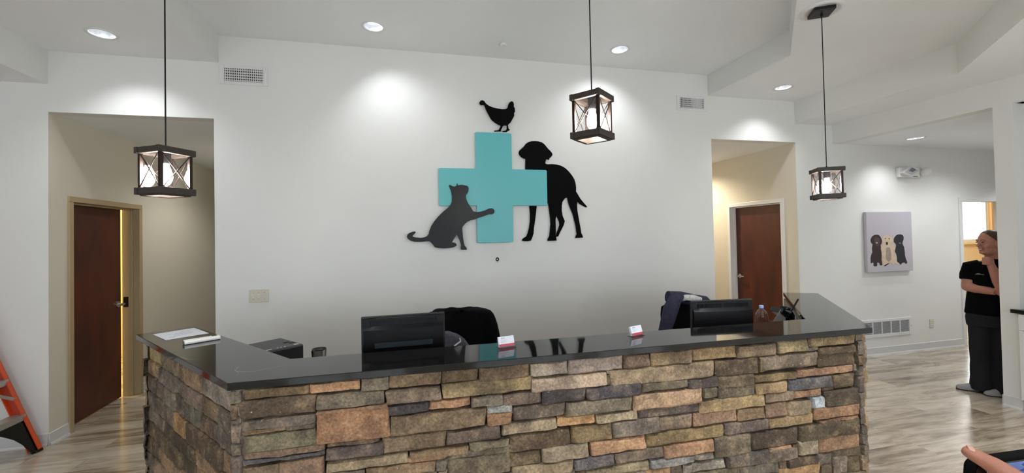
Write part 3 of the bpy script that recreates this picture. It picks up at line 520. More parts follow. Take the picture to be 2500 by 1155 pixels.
# ------------------------------------------------------------------ pendants
def frame_ring(m, z0, h, half, th, ext):
    for s in (-1, 1):
        m.box(-half-ext, half+ext, s*half-th/2, s*half+th/2, z0, z0+h); m.box(s*half-th/2, s*half+th/2, -half-ext*.2, half+ext*.2, z0+.0006, z0+h-.0006)
def pendant(loc, rz, top, label, medallion=False):
    t = thing('lantern_pendant', (0, 0, 0), label, 'pendant light', 'lantern pendants over the counter')
    H, hf = .232, .072
    m = M(); frame_ring(m, .006, .032, hf, .018, .013); frame_ring(m, 0, .01, hf-.008, .016, 0); build('bottom_frame', m, lantern_wood, t, bevel=.0015)
    m = M(); frame_ring(m, H-.034, .03, hf, .018, .013); build('top_frame', m, lantern_wood, t, bevel=.0015); build('top_plate', M().box(-hf+.0095, hf-.0095, -hf+.0095, hf-.0095, H-.012, H-.006), dark_metal, t)
    for sx in (-1, 1):
        for sy in (-1, 1):
            c = (hf-.006); build('post', M().box(sx*c-.007, sx*c+.007, sy*c-.007, sy*c+.007, .036, H-.032), dark_metal, t)
    for k in range(4):
        a = k*math.pi/2; ex, ey = Vector((math.cos(a), math.sin(a), 0)), Vector((-math.sin(a), math.cos(a), 0)); m = M()
        for s in (-1, 1): m.bar(ex*(hf-.001+.002*s)-ey*s*(hf-.012)+Vector((0, 0, .04)), ex*(hf-.001+.002*s)+ey*s*(hf-.012)+Vector((0, 0, H-.036)), .0035, .0035)
        build('cross_brace', m, dark_metal, t)
        m = M(); m.obox(ex*(hf-.012)+Vector((0, 0, H/2)), ex, ey, (0, 0, 1), .001, hf-.014, H/2-.036); build('glass_pane', m, clear_glass, t)
    build('socket', M().lathe([(.021, H-.012), (.021, H-.07), (.017, H-.075), (.0005, H-.075)], n=20), black_iron, t, smooth=40)
    build('bulb', M().lathe([(.0005, .052), (.012, .056), (.022, .07), (.027, .09), (.026, .11), (.018, .135), (.012, .152), (.012, .16)], n=20), bulb_mat, t, smooth=60)
    L = top-loc[2]
    build('cord', M().tube([(0, 0, H-.002), (0, 0, H+.012)], [.008, .005], 12).tube([(0, 0, H), (0, 0, L-.02)], .0033, 8), black_iron, t, smooth=60)
    m = M()
    m.lathe([(.0005, L-.052), (.0075, L-.052), (.0075, L-.028)], n=12)
    u = .075; m.prism([(-u, -u*.35, L-.03), (-u*.35, -u, L-.03), (u, -u*.1, L-.03), (u*.95, u*.5, L-.03), (u*.4, u, L-.03), (-u*.5, u*.9, L-.03)], (0, 0, .03)) if False else m.obox((0, 0, L-.016), (1, 0, 0), (0, 1, 0), (0, 0, 1), .068, .068, .014)
    build('canopy', m, black_iron, t, bevel=.004)
    if medallion:
        build('ceiling_ring', M().lathe([(.0005, L-.002), (.098, L-.004), (.112, L-.012), (.128, L-.012), (.138, L-.004), (.14, L)], n=48), white_trim, t, smooth=50)
    t.location = loc; t.rotation_euler = (0, 0, rz)
    return t
pendant((-1.148, -1.908, 1.853), R(-63.7-11-45), ZL, 'black wood lantern pendant hanging in front of the left hallway opening')
pendant((.887, -2.29, 2.104), R(-114.6+18-45), ZM, 'black wood lantern pendant hanging highest, right of the chicken and above the dog')
pendant((2.95, -1.80, 1.856), R(-140.5-25-45), ZL, 'black wood lantern pendant on the right, with white ring at its ceiling canopy', True)

# ------------------------------------------------------------------ wall sign
def cut(name, pts, y, th, mt, label, cat, bev=.002):
    o = build(name, M().prism([(x, y, z) for x, z in pts], (0, th, 0)), mt, bevel=bev)
    return tag(o, label, cat)
def round_poly(pts, r, n=5):
    out = []; N = len(pts)
    for i in range(N):
        a, b, c = Vector(pts[i-1]), Vector(pts[i]), Vector(pts[(i+1) % N])
        d0, d1 = (a-b).normalized(), (c-b).normalized(); p0, p1 = b+d0*r, b+d1*r
        for k in range(n+1):
            s = k/n; out.append(tuple((1-s)**2*p0+2*s*(1-s)*b+s*s*p1))
    return out
cx0, cx1, cx2, cx3, cz0, cz1, cz2, cz3 = .257, .632, 1.009, 1.386, 1.578, 1.954, 2.332, 2.706
CROSS = [(cx1, cz2), (cx1, cz3), (cx2, cz3), (cx2, cz2), (cx3, cz2), (cx3, cz1), (cx2, cz1), (cx2, cz0), (cx1, cz0), (cx1, cz1), (cx0, cz1), (cx0, cz2)]
cr = []
for i, p in enumerate(CROSS):
    outer = i not in (0, 3, 6, 9)
    if outer:
        a, b, c = Vector(CROSS[i-1]), Vector(p), Vector(CROSS[(i+1) % 12]); d0, d1 = (a-b).normalized()*.018, (c-b).normalized()*.018
        for k in range(6): s = k/5; cr.append(tuple((1-s)**2*(b+d0)+2*s*(1-s)*b+s*s*(b+d1)))
    else: cr.append(p)
cut('wall_cross', cr, -.037, .016, teal, 'teal medical cross panel mounted on the wall between the animals', 'wall sign', .003)
cut('chicken_silhouette', CHICKEN, -.037, .012, matte_black, 'black chicken silhouette standing on top of the teal cross', 'wall sign')
cut('dog_silhouette', DOG, -.019, .008, matte_black, 'black standing dog silhouette behind the right arm of the teal cross', 'wall sign')
cut('cat_silhouette', CAT, -.056, .01, satin_black, 'black sitting cat silhouette reaching its paw onto the teal cross', 'wall sign')
standoffs = None

# ------------------------------------------------------------------ vents, plates, fixtures on the walls
def register(x0, x1, z0, z1, label, split):
    t = thing('air_vent', ((x0+x1)/2, 0, (z0+z1)/2), label, 'air vent', 'supply air vents high on the wall')
    a, b, c, d = x0+.042, x1-.042, z0+.03, z1-.03
    m = M(); m.box(x0, a, -.008, 0, z0, z1); m.box(b, x1, -.008, 0, z0, z1); m.box(a, b, -.008, 0, z0, c); m.box(a, b, -.008, 0, d, z1); build('vent_frame', m, white_trim, t, bevel=.003)
    build('duct_shade', M().box(a, b, -.0015, -.0005, c, d), dark_hole, t)  # flat dark sheet standing in for the shade inside the duct
    m = M(); n = 18
    for i in range(n):
        x = a+(b-a)*(i+.6)/n; m.obox((x, -.007, (c+d)/2), (math.cos(.25), math.sin(.25), 0), (0, 1, 0), (0, 0, 1), .0026, .0025, (d-c)/2)
    build('vertical_blades', m, white_trim, t)
    m = M()
    for i in range(5):
        z = c+(d-c)*(i+.42)/5; m.obox(((a+b)/2, -.0035, z), (1, 0, 0), (0, 1, -.4), (0, .4, 1), (b-a)/2, .001, .0075)
    if split:
        for i in range(9):
            x = a+(b-a)*(.47+.05*i); m.box(x, x+.013, -.0045, -.0035, c, d)
    build('rear_blades', m, grey_trim, t)
register(-1.674, -1.276, 3.058, 3.236, 'white supply air vent grille near the left corner of the high ceiling tray', False)
register(2.99, 3.395, 3.06, 3.238, 'white supply air vent with half covered blades near the right ceiling step', True)
x0, x1, z0, z1 = 5.60, 6.46, .229, .46
t = thing('return_grille', ((x0+x1)/2, 0, (z0+z1)/2), 'long white return air grille low on the wall below the puppy picture', 'air vent')
m = M(); a, b, c, d = x0+.04, x1-.04, z0+.04, z1-.035
m.box(x0, a, -.012, 0, z0, z1); m.box(b, x1, -.012, 0, z0, z1); m.box(a, b, -.012, 0, z0, c); m.box(a, b, -.012, 0, d, z1)
for i in range(1, 5): x = a+(b-a)*i/5; m.box(x-.009, x+.009, -.01, 0, c, d)
build('grille_frame', m, white_trim, t, bevel=.003); build('duct_shade', M().box(a, b, -.002, -.0005, c, d), grey_plastic, t)  # grey sheet standing in for the dim duct behind the louvres
m = M()
for i in range(15): z = c+(d-c)*(i+.5)/15; m.obox(((a+b)/2, -.0055, z), (1, 0, 0), (0, 1, -.9), (0, .9, 1), (b-a)/2, .0055, .0012)
build('louvres', m, mat('louvre_grey', srgb(188, 190, 194), .45), t)
build('screw', M().lathe([(.006, -.0135), (.006, -.011)], c=(x1-.014, 0, (z0+z1)/2), axis='y', n=12), chrome, t)
# triple light switch
t = thing('light_switch', (-1.37, 0, 1.14), 'almond triple light switch plate beside the left hallway corner', 'light switch')
build('cover_plate', M().box(-1.4515, -1.2885, -.007, 0, 1.083, 1.2), almond, t, bevel=.004)
for i in range(3):
    x = -1.37+.046*(i-1)
    m = M(); m.box(x-.006, x+.006, -.0085, -.006, 1.128, 1.155); m.obox((x, -.013, 1.147), (1, 0, 0), (0, 1, -.5), (0, .5, 1), .004, .008, .005); build('toggle', m, white_plastic, t, bevel=.001)
    for dz in (-.03, .03): build('screw', M().lathe([(.003, -.008), (.003, -.006)], c=(x, 0, 1.1415+dz), axis='y', n=10), grey_plastic, t)
# cable plate under the cross
t = thing('cable_plate', (.841, 0, 1.402), 'tiny white wall plate with black cable ring, below the teal cross', 'wall plate')
build('cover_plate', M().box(.817, .865, -.005, 0, 1.372, 1.432), white_plastic, t, bevel=.003)
m = M(); pts = [(.841+.0135*math.cos(a*.4189), -.008, 1.404+.0135*math.sin(a*.4189)) for a in range(16)]; m.tube(pts, .0052, 8); m.bar((.841, -.008, 1.417), (.841, -.008, 1.427), .007, .007); m.bar((.841, -.008, 1.39), (.841, -.008, 1.379), .007, .007)
build('cable_ring', m, black_plastic, t, smooth=50)
# outlet by the passage
t = thing('wall_outlet', (6.835, 0, .345), 'pale duplex electrical outlet on wall between the return grille and office doorway', 'outlet')
build('cover_plate', M().box(6.798, 6.872, -.007, 0, .287, .403), almond, t, bevel=.003)
for dz in (-.026, .026):
    rc = build('receptacle', M().box(6.818, 6.852, -.0095, -.006, .345+dz-.016, .345+dz+.016), white_plastic, t, bevel=.004)
    build('slots', M().box(6.826, 6.829, -.0102, -.009, .345+dz-.006, .345+dz+.008).box(6.841, 6.844, -.0102, -.009, .345+dz-.006, .345+dz+.008), dark_hole, rc)
# small ceiling disc
tag(build('sprinkler_cover', M().lathe([(.0005, -.026), (.031, -.026), (.035, -.022), (.036, -.012), (.022, -.008), (.022, 0)], c=(.876, -.334, ZM), n=28), white_plastic, smooth=40), 'small round white cover disc on the high ceiling above the chicken', 'ceiling cover')
# emergency light
t = thing('emergency_light', (6.45, 0, 2.40), 'white twin head emergency light on the wall above the puppy picture', 'emergency light')
build('housing', M().box(6.29, 6.655, -.045, 0, 2.325, 2.452), white_plastic, t, bevel=.006)
DI = [(6.287, 2.376), (6.44, 2.474), (6.60, 2.408), (6.444, 2.333)]
h = build('lamp_head', M().prism([(x, -.085, z) for x, z in DI], (0, .045, 0)), white_plastic, t, bevel=.008)
sc_ = lambda k, dx=0, dz=0: [(6.443+(x-6.443)*k+dx, 2.40+(z-2.40)*k+dz) for x, z in DI]
g = M(); g.k = 0; g.prism([(x, -.0875, z) for x, z in sc_(.8)], (0, .003, 0)); g.k = 1; g.prism([(x, -.0895, z) for x, z in sc_(.42, .012, .014)], (0, .003, 0))
build('head_lens', g, [mat('lens_rim', srgb(196, 198, 202), .2), mat('lens_grey', srgb(126, 128, 134), .15)], h)
hd = M(); c = Vector((6.725, -.07, 2.40)); hd.ell(c, (.085, .042, .05), 20, 12, ((1, 0, .42), (0, 1, 0), (-.42, 0, 1))); hd.tube([(6.64, -.03, 2.385), (6.68, -.055, 2.395)], .014, 10)
build('lamp_head', hd, white_plastic, t, smooth=60)
build('status_window', M().box(6.53, 6.61, -.0475, -.044, 2.332, 2.340), dark_hole, t)

# puppy picture
t = thing('canvas_picture', (6.08, 0, 1.47), 'grey canvas picture of three puppies hanging on the wall', 'picture')
build('stretched_canvas', M().box(5.70, 6.478, -.042, -.004, 1.081, 1.865), mat('canvas_lilac_grey', srgb(186, 182, 190), .8), t, bevel=.004)
def flat(name, polys, parent):
    m = M(); ms = []
    for k, (pts, mt, dy) in enumerate(polys):
        m.k = k; m.prism([(x, -.0425-dy, z) for x, z in pts], (0, .0006, 0)); ms.append(mt)
    build(name, m, ms, parent)
pm = lambda n, c: mat(n, c, .8, noise_amt=.12, noise_scale=22)
flat('printed_puppy', [(PUP_A, pm('print_chocolate', srgb(52, 38, 38)), .0004), (FACE_A, pm('print_brown', srgb(78, 60, 58)), .0008), (MOUTH_A, mat('print_pale', srgb(190, 170, 165), .8), .0012)], t)
flat('printed_puppy', [(PUP_C, pm('print_black', srgb(38, 39, 46)), .0004), (MOUTH_C, mat('print_slate', srgb(120, 120, 130), .8), .001)], t)
flat('printed_puppy', [(PUP_B, pm('print_gold', srgb(206, 186, 164)), .0014), (PUP_BELLY, pm('print_taupe', srgb(160, 144, 130)), .0018), (NOSE_B, mat('print_dark', srgb(40, 34, 34), .8), .0022), (EYE_B1, MATS['print_dark'], .0022), (EYE_B2, MATS['print_dark'], .0022), (PAW_B, MATS['print_dark'], .002)], t)

# ------------------------------------------------------------------ reception counter
FL, FR, RBO, RB, RI, LI, LBI, LB = [Vector((x, y, 0)) for x, y in ((-.728, -2.343), (2.551, -2.37), (3.546, -1.192), (3.322, -1.041), (2.423, -2.059), (-.577, -2.038), (-1.446, -.981), (-1.687, -1.151))]
ZC, TH = 1.067, .031
SLAB = [FL, FR, RBO, RB, RI, LI, LBI, LB]
o = build('countertop', M().prism([(p.x, p.y, ZC-TH) for p in SLAB], (0, 0, TH)), quartz, bevel=.0025)
tag(o, 'black veined quartz top running along the stone counter and its two wings', 'countertop')
def off(poly, d):
    """offset an open polyline sideways by d (positive = right of travel)"""
    L = []
    for i, p in enumerate(poly):
        ns = []
        if i > 0: q = (p-poly[i-1]).normalized(); ns.append(Vector((q.y, -q.x, 0)))
        if i < len(poly)-1: q = (poly[i+1]-p).normalized(); ns.append(Vector((q.y, -q.x, 0)))
        n = sum(ns, Vector()).normalized(); L.append(p+n*(d/n.dot(ns[0])))
    return L
desk_root = thing('reception_counter', (.91, -2.2, 0), 'long angled reception counter clad in rough stacked brown stone', 'reception counter')
outer = off([LB, FL, FR, RBO], -.062); inner = off([LBI, LI, RI, RB], .012)
for L_ in (outer, inner):
    L_[0] = L_[0]+(L_[1]-L_[0]).normalized()*.09; L_[-1] = L_[-1]+(L_[-2]-L_[-1]).normalized()*.09
core = M().prism([(p.x, p.y, 0) for p in outer+inner[::-1]], (0, 0, ZC-TH-.0005))
build('counter_core', core, mortar_mat, desk_root)
m = M()
q = off(inner, -.004)
for a, b in zip(q, q[1:]): m.prism([(a.x, a.y, .0), (b.x, b.y, 0), (b.x, b.y, ZC-TH-.012), (a.x, a.y, ZC-TH-.012)], Vector((-(b-a).y, (b-a).x, 0)).normalized()*.014)
build('inner_panel', m, mat('grey_laminate', srgb(120, 112, 104), .5), desk_root)

PAL = dict(gr=(114, 103, 89), tb=(144, 116, 88), br=(116, 96, 75), gb=(118, 103, 86), gg=(113, 103, 82), bo=(166, 120, 85), bl=(94, 90, 92), pu=(92, 80, 76), tg=(142, 122, 97), yb=(132, 109, 76), yt=(154, 130, 92),
           lg=(150, 139, 120), dp=(74, 67, 69), pk=(168, 143, 118), wg=(158, 154, 148), lt=(158, 138, 110), db=(92, 76, 58), oo=(180, 136, 92), lo=(178, 145, 112), pg=(146, 131, 119), rb=(128, 101, 79), ro=(150, 112, 83), dk=(78, 66, 53), dg=(96, 87, 78), wh=(170, 173, 180), ot=(164, 123, 78), gn=(138, 124, 100))
PAL['or'] = (172, 129, 93)
rnd = random.Random(7)
class Stones:
    def __init__(s): s.m = M(); s.c = []
    def stone(s, O, d, n, s0, s1, z0, z1, key, proud=None):
        w, h = s1-s0, z1-z0
        nx, nz = max(4, min(16, int(w/.028))), max(4, min(9, int(h/.016)))
        col = PAL[key]; j = rnd.uniform(.93, 1.07); g_ = sum(col)/3; col = srgb(*[min(255, (c*.86+g_*.14)*j*1.1*rnd.uniform(.98, 1.02)) for c in col])
        pr = rnd.uniform(-.007, .009) if proud is None else proud; sd = rnd.uniform(0, 50); g = .0006
        tilt = rnd.uniform(-.05, .05); o = len(s.m.v); fr = []
        ts = [0, .35/nx]+[i/nx for i in range(1, nx)]+[1-.35/nx, 1]; us = [0, .35/nz]+[i/nz for i in range(1, nz)]+[1-.35/nz, 1]
        ct = [rnd.uniform(-.007, .007) for _ in range(4)]
        for iu, u in enumerate(us):
            for it, t_ in enumerate(ts):
                x = s0+g+(w-2*g)*t_; z = z0+g+(h-2*g)*u
                P = Vector((x*7+sd, z*9, sd)); nn = noise.noise(P*2.2)*.006+noise.noise(P*6)*.003
                edge = 0
                if it in (0, len(ts)-1) or iu in (0, len(us)-1): edge = -.009
                if (it in (0, len(ts)-1)) and (iu in (0, len(us)-1)): edge = -.015
                wob = .0055
                if iu in (0, 1, len(us)-1, len(us)-2): z += noise.noise(Vector((x*14, z0*31+z1*17+iu, sd)))*wob
                if it in (0, 1, len(ts)-1, len(ts)-2): x += noise.noise(Vector((z*16, s0*23+it, sd)))*wob+ct[it > 1]*(u-.5)*.9
                z = min(z, ZC-TH-.001); q = O+d*x+n*(pr+nn+edge+tilt*(u-.5)*h); s.m.v.append(Vector((q.x, q.y, z))); fr.append(len(s.m.v)-1)
        W_ = len(ts); H_ = len(us)
        for iu in range(H_-1):
            for it in range(W_-1): a = o+iu*W_+it; s.m.f.append((a, a+1, a+1+W_, a+W_)); s.m.mi.append(0)
        rim = [o+i for i in range(W_)]+[o+iu*W_+W_-1 for iu in range(1, H_)]+[o+(H_-1)*W_+i for i in range(W_-2, -1, -1)]+[o+iu*W_ for iu in range(H_-2, 0, -1)]
        b0 = len(s.m.v)
        for r in rim: s.m.v.append(s.m.v[r]-n*.045)
        for i in range(len(rim)):
            k = (i+1) % len(rim); s.m.f.append((rim[i], b0+i, b0+k, rim[k])); s.m.mi.append(0)
        s.c += [col]*(len(s.m.v)-o)
def coursed(st, O, d, n, L, traced, seed, keys, ztop=1.034, overhang=0):
    r = random.Random(seed); z = 0.0; zt_all = [] 
    while z < ztop-.02:
        h = r.uniform(.055, .105)
        if z+h > ztop-.045: h = ztop-z
        x = -r.uniform(0, .02)-overhang
        while x < L+overhang-.03:
            w_ = r.uniform(.13, .42); e = min(x+w_, L+overhang+r.uniform(-.012, .012))
            if L+overhang-e < .07: e = L+overhang+r.uniform(-.01, .012)
            z1 = z+h; lows = [q[2] for q in traced if q[0] < e-.01 and q[1] > x+.01]
            if lows: z1 = min(z1, min(lows)-.002)
            if z1-z > .022: st.stone(O, d, n, x, e, z, z1, r.choice(keys) if callable(keys) is False else keys((x+e)/2, (z+z1)/2))
            x = e
        z += h
ST = Stones()
d = (FR-FL).normalized(); n = Vector((d.y, -d.x, 0))
ALL = list(PAL); COMMON = ['br', 'gb', 'tb', 'gr', 'db', 'tg', 'gg', 'yb', 'or', 'dg', 'pu', 'ro']
for s0, s1, z0, z1, k in STONES_FRONT: ST.stone(FL-n*.022, d, n, s0, s1, z0, z1, k)
def infill(st, O, d, n, L_, ztop, traced, seed):
    """lay stones into whatever the large ones leave open"""
    r = random.Random(seed); c = .01; nx, nz = int(L_/c), int(ztop/c); occ = [[False]*nx for _ in range(nz)]
    for s0, s1, z0, z1, _ in traced:
        for k in range(max(0, int(z0/c+.6)), min(nz, int(z1/c+.4))):
            for i in range(max(0, int(s0/c+.6)), min(nx, int(s1/c+.4))): occ[k][i] = True
    for k in range(nz):
        i = 0
        while i < nx:
            if occ[k][i]: i += 1; continue
            w_ = 1; lim = r.randint(13, 40)
            while i+w_ < nx and w_ < lim and not occ[k][i+w_]: w_ += 1
            h_ = 1; hl = r.randint(5, 10)
            while k+h_ < nz and h_ < hl and not any(occ[k+h_][i:i+w_]): h_ += 1
            for b in range(k, k+h_):
                for a in range(i, i+w_): occ[b][a] = True
            if w_ >= 2 and h_ >= 2: st.stone(O, d, n, i*c, (i+w_)*c, k*c, (k+h_)*c, r.choice(COMMON if w_ > 12 else ['gb', 'db', 'gr', 'br', 'dg']), None if h_ > 3 else -.004)
            i += w_
infill(ST, FL-n*.022, d, n, 3.24, 1.03, STONES_FRONT, 3)
def near(s, z): 
    b = min(STONES_WING, key=lambda q: ((q[0]+q[1])/2-s)**2+((q[2]+q[3])/2-z)**2*4)
    k_ = {'lg': 'gb', 'gr': 'dg', 'pk': 'tb', 'pu': 'dg'}.get(b[4], b[4])
    return k_ if ((b[0]+b[1])/2-s)**2+((b[2]+b[3])/2-z)**2 < .03 else rnd.choice(COMMON)
d = (FL-LB).normalized(); n = Vector((d.y, -d.x, 0)); Lw = (FL-LB).length
coursed(ST, LB-n*.035+d*.07, d, n, Lw-.075, [], 11, near)
d = (RBO-FR).normalized(); n = Vector((d.y, -d.x, 0))
coursed(ST, FR-n*.03+d*.02, d, n, (RBO-FR).length-.1, [], 19, ['yt', 'tb', 'yt', 'tg', 'br', 'lt', 'gb', 'yb'], overhang=.0)
for a, b in ((LBI, LB), (RBO, RB)):           # the two end faces
    d = (b-a).normalized(); n = Vector((d.y, -d.x, 0)); coursed(ST, a-n*.07+d*.03, d, n, (b-a).length-.06, [], 23, COMMON)
o = build('stone_veneer', ST.m, stone_mat, desk_root, smooth=48)
ca = o.data.color_attributes.new('StoneColour', 'FLOAT_COLOR', 'POINT')
for i, c in enumerate(ST.c): ca.data[i].color = c
# work desk behind
inn = off([LBI, LI, RI, RB], -.02); far = off([LBI, LI, RI, RB], -.52)
t = thing('work_desk', (.91, -1.75, 0), 'low grey work desk hidden behind the stone counter', 'desk')
build('desktop', M().prism([(p.x, p.y, .72) for p in inn+far[::-1]], (0, 0, .03)), mat('pale_laminate', srgb(150, 142, 132), .4), t, bevel=.003)
for a, b in zip(inn, far): build('leg_panel', M().bar((a.x*.9+b.x*.1, a.y*.9+b.y*.1, .36), (a.x*.1+b.x*.9, a.y*.1+b.y*.9, .36), .025, .7199), MATS['pale_laminate'], t)
# ------------------------------------------------------------------ things on the counter top
q = [(-1.58, -1.187), (-1.42, -1.043), (-1.243, -1.263), (-1.407, -1.394)]
t = thing('paper_sheet', (-1.41, -1.22, ZC), 'white printed sheet of paper lying on the left end of the counter', 'paper')
build('sheet', M().prism([(x, y, ZC+.0006) for x, y in q], (0, 0, .0008)), paper_white, t)
A, B_, C_ = Vector((-1.407, -1.394, ZC+.0016)), Vector((-1.243, -1.263, ZC+.0016)), Vector((-1.58, -1.187, ZC+.0016))
ex, ey = (B_-A), (C_-A); m = M()
for i, (u0, u1) in enumerate([(.15, .3), (.15, .55), (.3, .75), (.35, .8), (.2, .6), (.55, .8)]):
    v = .22+.1*i; m.bar(A+ex*u0+ey*v, A+ex*u1+ey*v, .003, .0004)
build('text_lines', m, ink, t)
t = thing('remote_control', (-1.18, -1.49, ZC), 'white remote control lying on the counter beside the paper sheet', 'remote control')
a, b = Vector((-1.243, -1.545, ZC)), Vector((-1.113, -1.452, ZC)); d = (b-a).normalized(); n = Vector((-d.y, d.x, 0)); m = M()
pr = [(-.024, .002), (.024, .002), (.026, .012), (.018, .0225), (-.018, .0225), (-.026, .012)]
m.rings([[a+d*s+n*y*k+Vector((0, 0, z*kz)) for y, z in pr] for s, k, kz in ((-.004, .86, .93), (.003, 1, 1), (.157, 1, 1), (.164, .86, .93))])
build('body', m, white_plastic, t, bevel=.002)
m = M(); m.obox(a+d*.138+Vector((0, 0, .0228)), d, n, (0, 0, 1), .012, .008, .0008); build('display', m, charcoal, t)
m = M()
for k in range(5): m.obox(a+d*(.065+.011*k)+Vector((0, 0, .0228)), d, n, (0, 0, 1), .0035, .0045, .0008)
build('buttons', m, mat('button_pink_grey', srgb(196, 176, 176), .5), t)
m = M(); m.obox(a-d*.0062+Vector((0, 0, .012)), d, n, (0, 0, 1), .001, .012, .008); build('emitter_window', m, grey_plastic, t)
def cards(a, b, label_h, label_c, n_rows):
    a, b = Vector((*a, ZC)), Vector((*b, ZC)); d = (b-a).normalized(); n = Vector((-d.y, d.x, 0)); W = (b-a).length
    up = (Vector((0, 0, 1))*.95+n*.31).normalized(); out = d.cross(up)          # out: towards the visitor
    t = thing('card_holder', tuple((a+b)/2), label_h, 'card holder', 'business card holders on the counter')
    m = M(); m.obox((a+b)/2+n*.02+Vector((0, 0, .0015)), d, n, (0, 0, 1), W/2, .024, .0015)
    m.obox((a+b)/2+n*.024+up*.02, d, out, up, W/2, .001, .02); m.obox((a+b)/2-n*.003+up*.007, d, out, up, W/2, .001, .007)
    for s in (0, W): m.obox(a+d*s+n*.012+up*.009, d, n, up, .001, .013, .009)
    build('acrylic_stand', m, acrylic, t)
    c = thing('business_cards', tuple((a+b)/2), label_c, 'business cards', 'business card stacks in the holders')
    base = (a+b)/2+n*.008+Vector((0, 0, .0035)); h = .0505
    build('card_stack', M().obox(base+up*h/2+n*.005, d, out, up, W/2-.003, .006, h/2), paper_white, c)
    fr = base+n*.005+out*.0062
    build('printed_stripe', M().obox(fr+up*.0065, d, out, up, W/2-.003, .0002, .0065), red_print, c)
    m = M(); lt = fr-d*(W/2-.018)+up*.038
    def stroke(x0, y0, x1, y1, w_=.0012): m.bar(lt+d*x0+up*y0, lt+d*x1+up*y1, w_, .0003, up=out)
    for k, st in enumerate((((0, 0, .003, .008), (.003, .008, .006, 0), (.0015, .003, .0045, .003)), ((0, .008, .003, 0), (.003, 0, .006, .008)), ((0, 0, .003, .008), (.003, .008, .006, 0), (.0015, .003, .0045, .003)))):
        for s in st: stroke(s[0]+.0068*k, s[1], s[2]+.0068*k, s[3])
    for k in range(n_rows): stroke(-.004, -.006-.005*k, .03-.006*(k % 2), -.006-.005*k, .0008)
    build('printed_text', m, ink, c)
cards((.413, -2.168), (.503, -2.148), 'clear acrylic card holder near the middle of the counter, in front of the black jacket', 'white and red business cards in the holder in front of the black jacket', 3)
cards((1.158, -2.158), (1.245, -2.128), 'clear acrylic card holder further right on the counter, left of the navy jacket', 'white and red business cards in the holder left of the navy jacket', 3)

# ------------------------------------------------------------------ behind the counter
def monitor(loc, rz, W, Hh, label, sticker, tilt=0):
    t = thing('computer_monitor', (0, 0, 0), label, 'monitor', 'computer monitors behind the counter'); zt = loc[3]-.75; z0 = zt-Hh
    m = M(); m.prism([(-W/2, 0, z0), (W/2, 0, z0), (W/2, 0, zt), (-W/2, 0, zt)], (0, -.018, 0)); build('bezel', m, charcoal, t, bevel=.004)
    m = M(); ns = 12; R_ = []
    for z, dep, sx in ((z0+.01, -.012, 1), (z0+.03, -.03, .97), (z0+Hh*.5, -.052, .95), (zt-.07, -.05, .95), (zt-.05, -.032, .97), (zt-.012, -.03, .98), (zt-.004, -.012, 1)):
        R_.append([(x*sx*W/2, dep*(1-.35*abs(x)**3), z) for x in [-1+2*i/ns for i in range(ns+1)]]+[(W/2*sx, -.004, z), (-W/2*sx, -.004, z)])
    m.rings(R_); build('back_shell', m, black_plastic, t, smooth=30)
    for half in (-1, 1):
        m = M()
        for k in range(22): x = half*(.01+(W*.4-.01)*k/21); m.box(x-.0015, x+.0015, -.0335+abs(x)*.006, -.028, zt-.046, zt-.022)
        m.box(half*.01 if half > 0 else -W*.4, W*.4 if half > 0 else -.01, -.0285, -.0275, zt-.048, zt-.020)
        build('cooling_slots', m, mat('slot_grey', srgb(26, 27, 30), .5, spec=.2), t)
    if sticker:
        build('label_strip', M().box(-.15, .15, -.0525, -.046, z0+.137, z0+.164), mat('dark_slate_gloss', srgb(36, 44, 48), .25), t)
        [build('screw', M().lathe([(.003, -.0535), (.003, -.05)], c=(x_, 0, z0+z_), axis='y', n=8), chrome, t) for x_, z_ in ((.04, .09), (-.04, .085))]
    build('screen', M().box(-W/2+.012, W/2-.012, .0005, .0015, z0+.015, zt-.012), mat('screen_off', srgb(12, 13, 16), .15), t)
    m = M(); m.box(-.03, .03, -.07, -.045, .012, z0+.07); build('stand_neck', m, black_plastic, t, bevel=.006)
    build('stand_foot', M().lathe([(.0005, 0), (.12, 0), (.12, .008), (.05, .016), (.0005, .016)], c=(0, -.03, 0), n=36), black_plastic, t, smooth=40)
    t.location = (loc[0], loc[1], .75); t.rotation_euler = (0, 0, rz)
monitor((-.056, -1.87, 0, 1.219), R(1.5), .438, .30, 'black computer monitor seen from behind, beside the black draped jacket', True)
monitor((1.99, -1.83, 0, 1.183), R(-7), .436, .30, 'black computer monitor seen from behind, beside the water bottle', False)

# printer
t = thing('label_printer', (-.83, -1.40, .75), 'black desktop printer with status icons behind the left end of the counter', 'printer')
d = Vector((.641, -.767, 0)); n = Vector((.767, .641, 0)); c = Vector((-.855, -1.405, 0))
m = M(); m.obox(c+Vector((0, 0, .877)), d, n, (0, 0, 1), .147, .13, .123); build('housing', m, mat('printer_black', srgb(30, 30, 33), .42), t, bevel=.012)
m = M(); m.obox(c+d*.19-n*.085+Vector((0, 0, .925)), d, n, (0, 0, 1), .07, .028, .012); build('output_tray', m, black_gloss, t, bevel=.004)
m = M()
for a_, b_ in ((.115, .02), (.115, .04), (.118, .06)): m.obox(c+d*a_+n*(b_-.03)+Vector((0, 0, 1.0005)), d, n, (0, 0, 1), .006, .004, .0006)
m.obox(c+d*.12+n*.095+Vector((0, 0, 1.0005)), d, n, (0, 0, 1), .01, .014, .0006); m.obox(c+d*.12-n*.06+Vector((0, 0, 1.0005)), d, n, (0, 0, 1), .005, .014, .0006)
build('status_icons', m, mat('pale_print', srgb(200, 200, 200), .5), t)
m = M()
for a_, b_ in ((-.03, -.09), (.02, .085), (.06, .1), (-.11, -.1)): m.obox(c+d*a_+n*b_+Vector((0, 0, 1.0003)), d, n, (0, 0, 1), .012, .016, .0006)
build('top_slots', m, dark_hole, t)
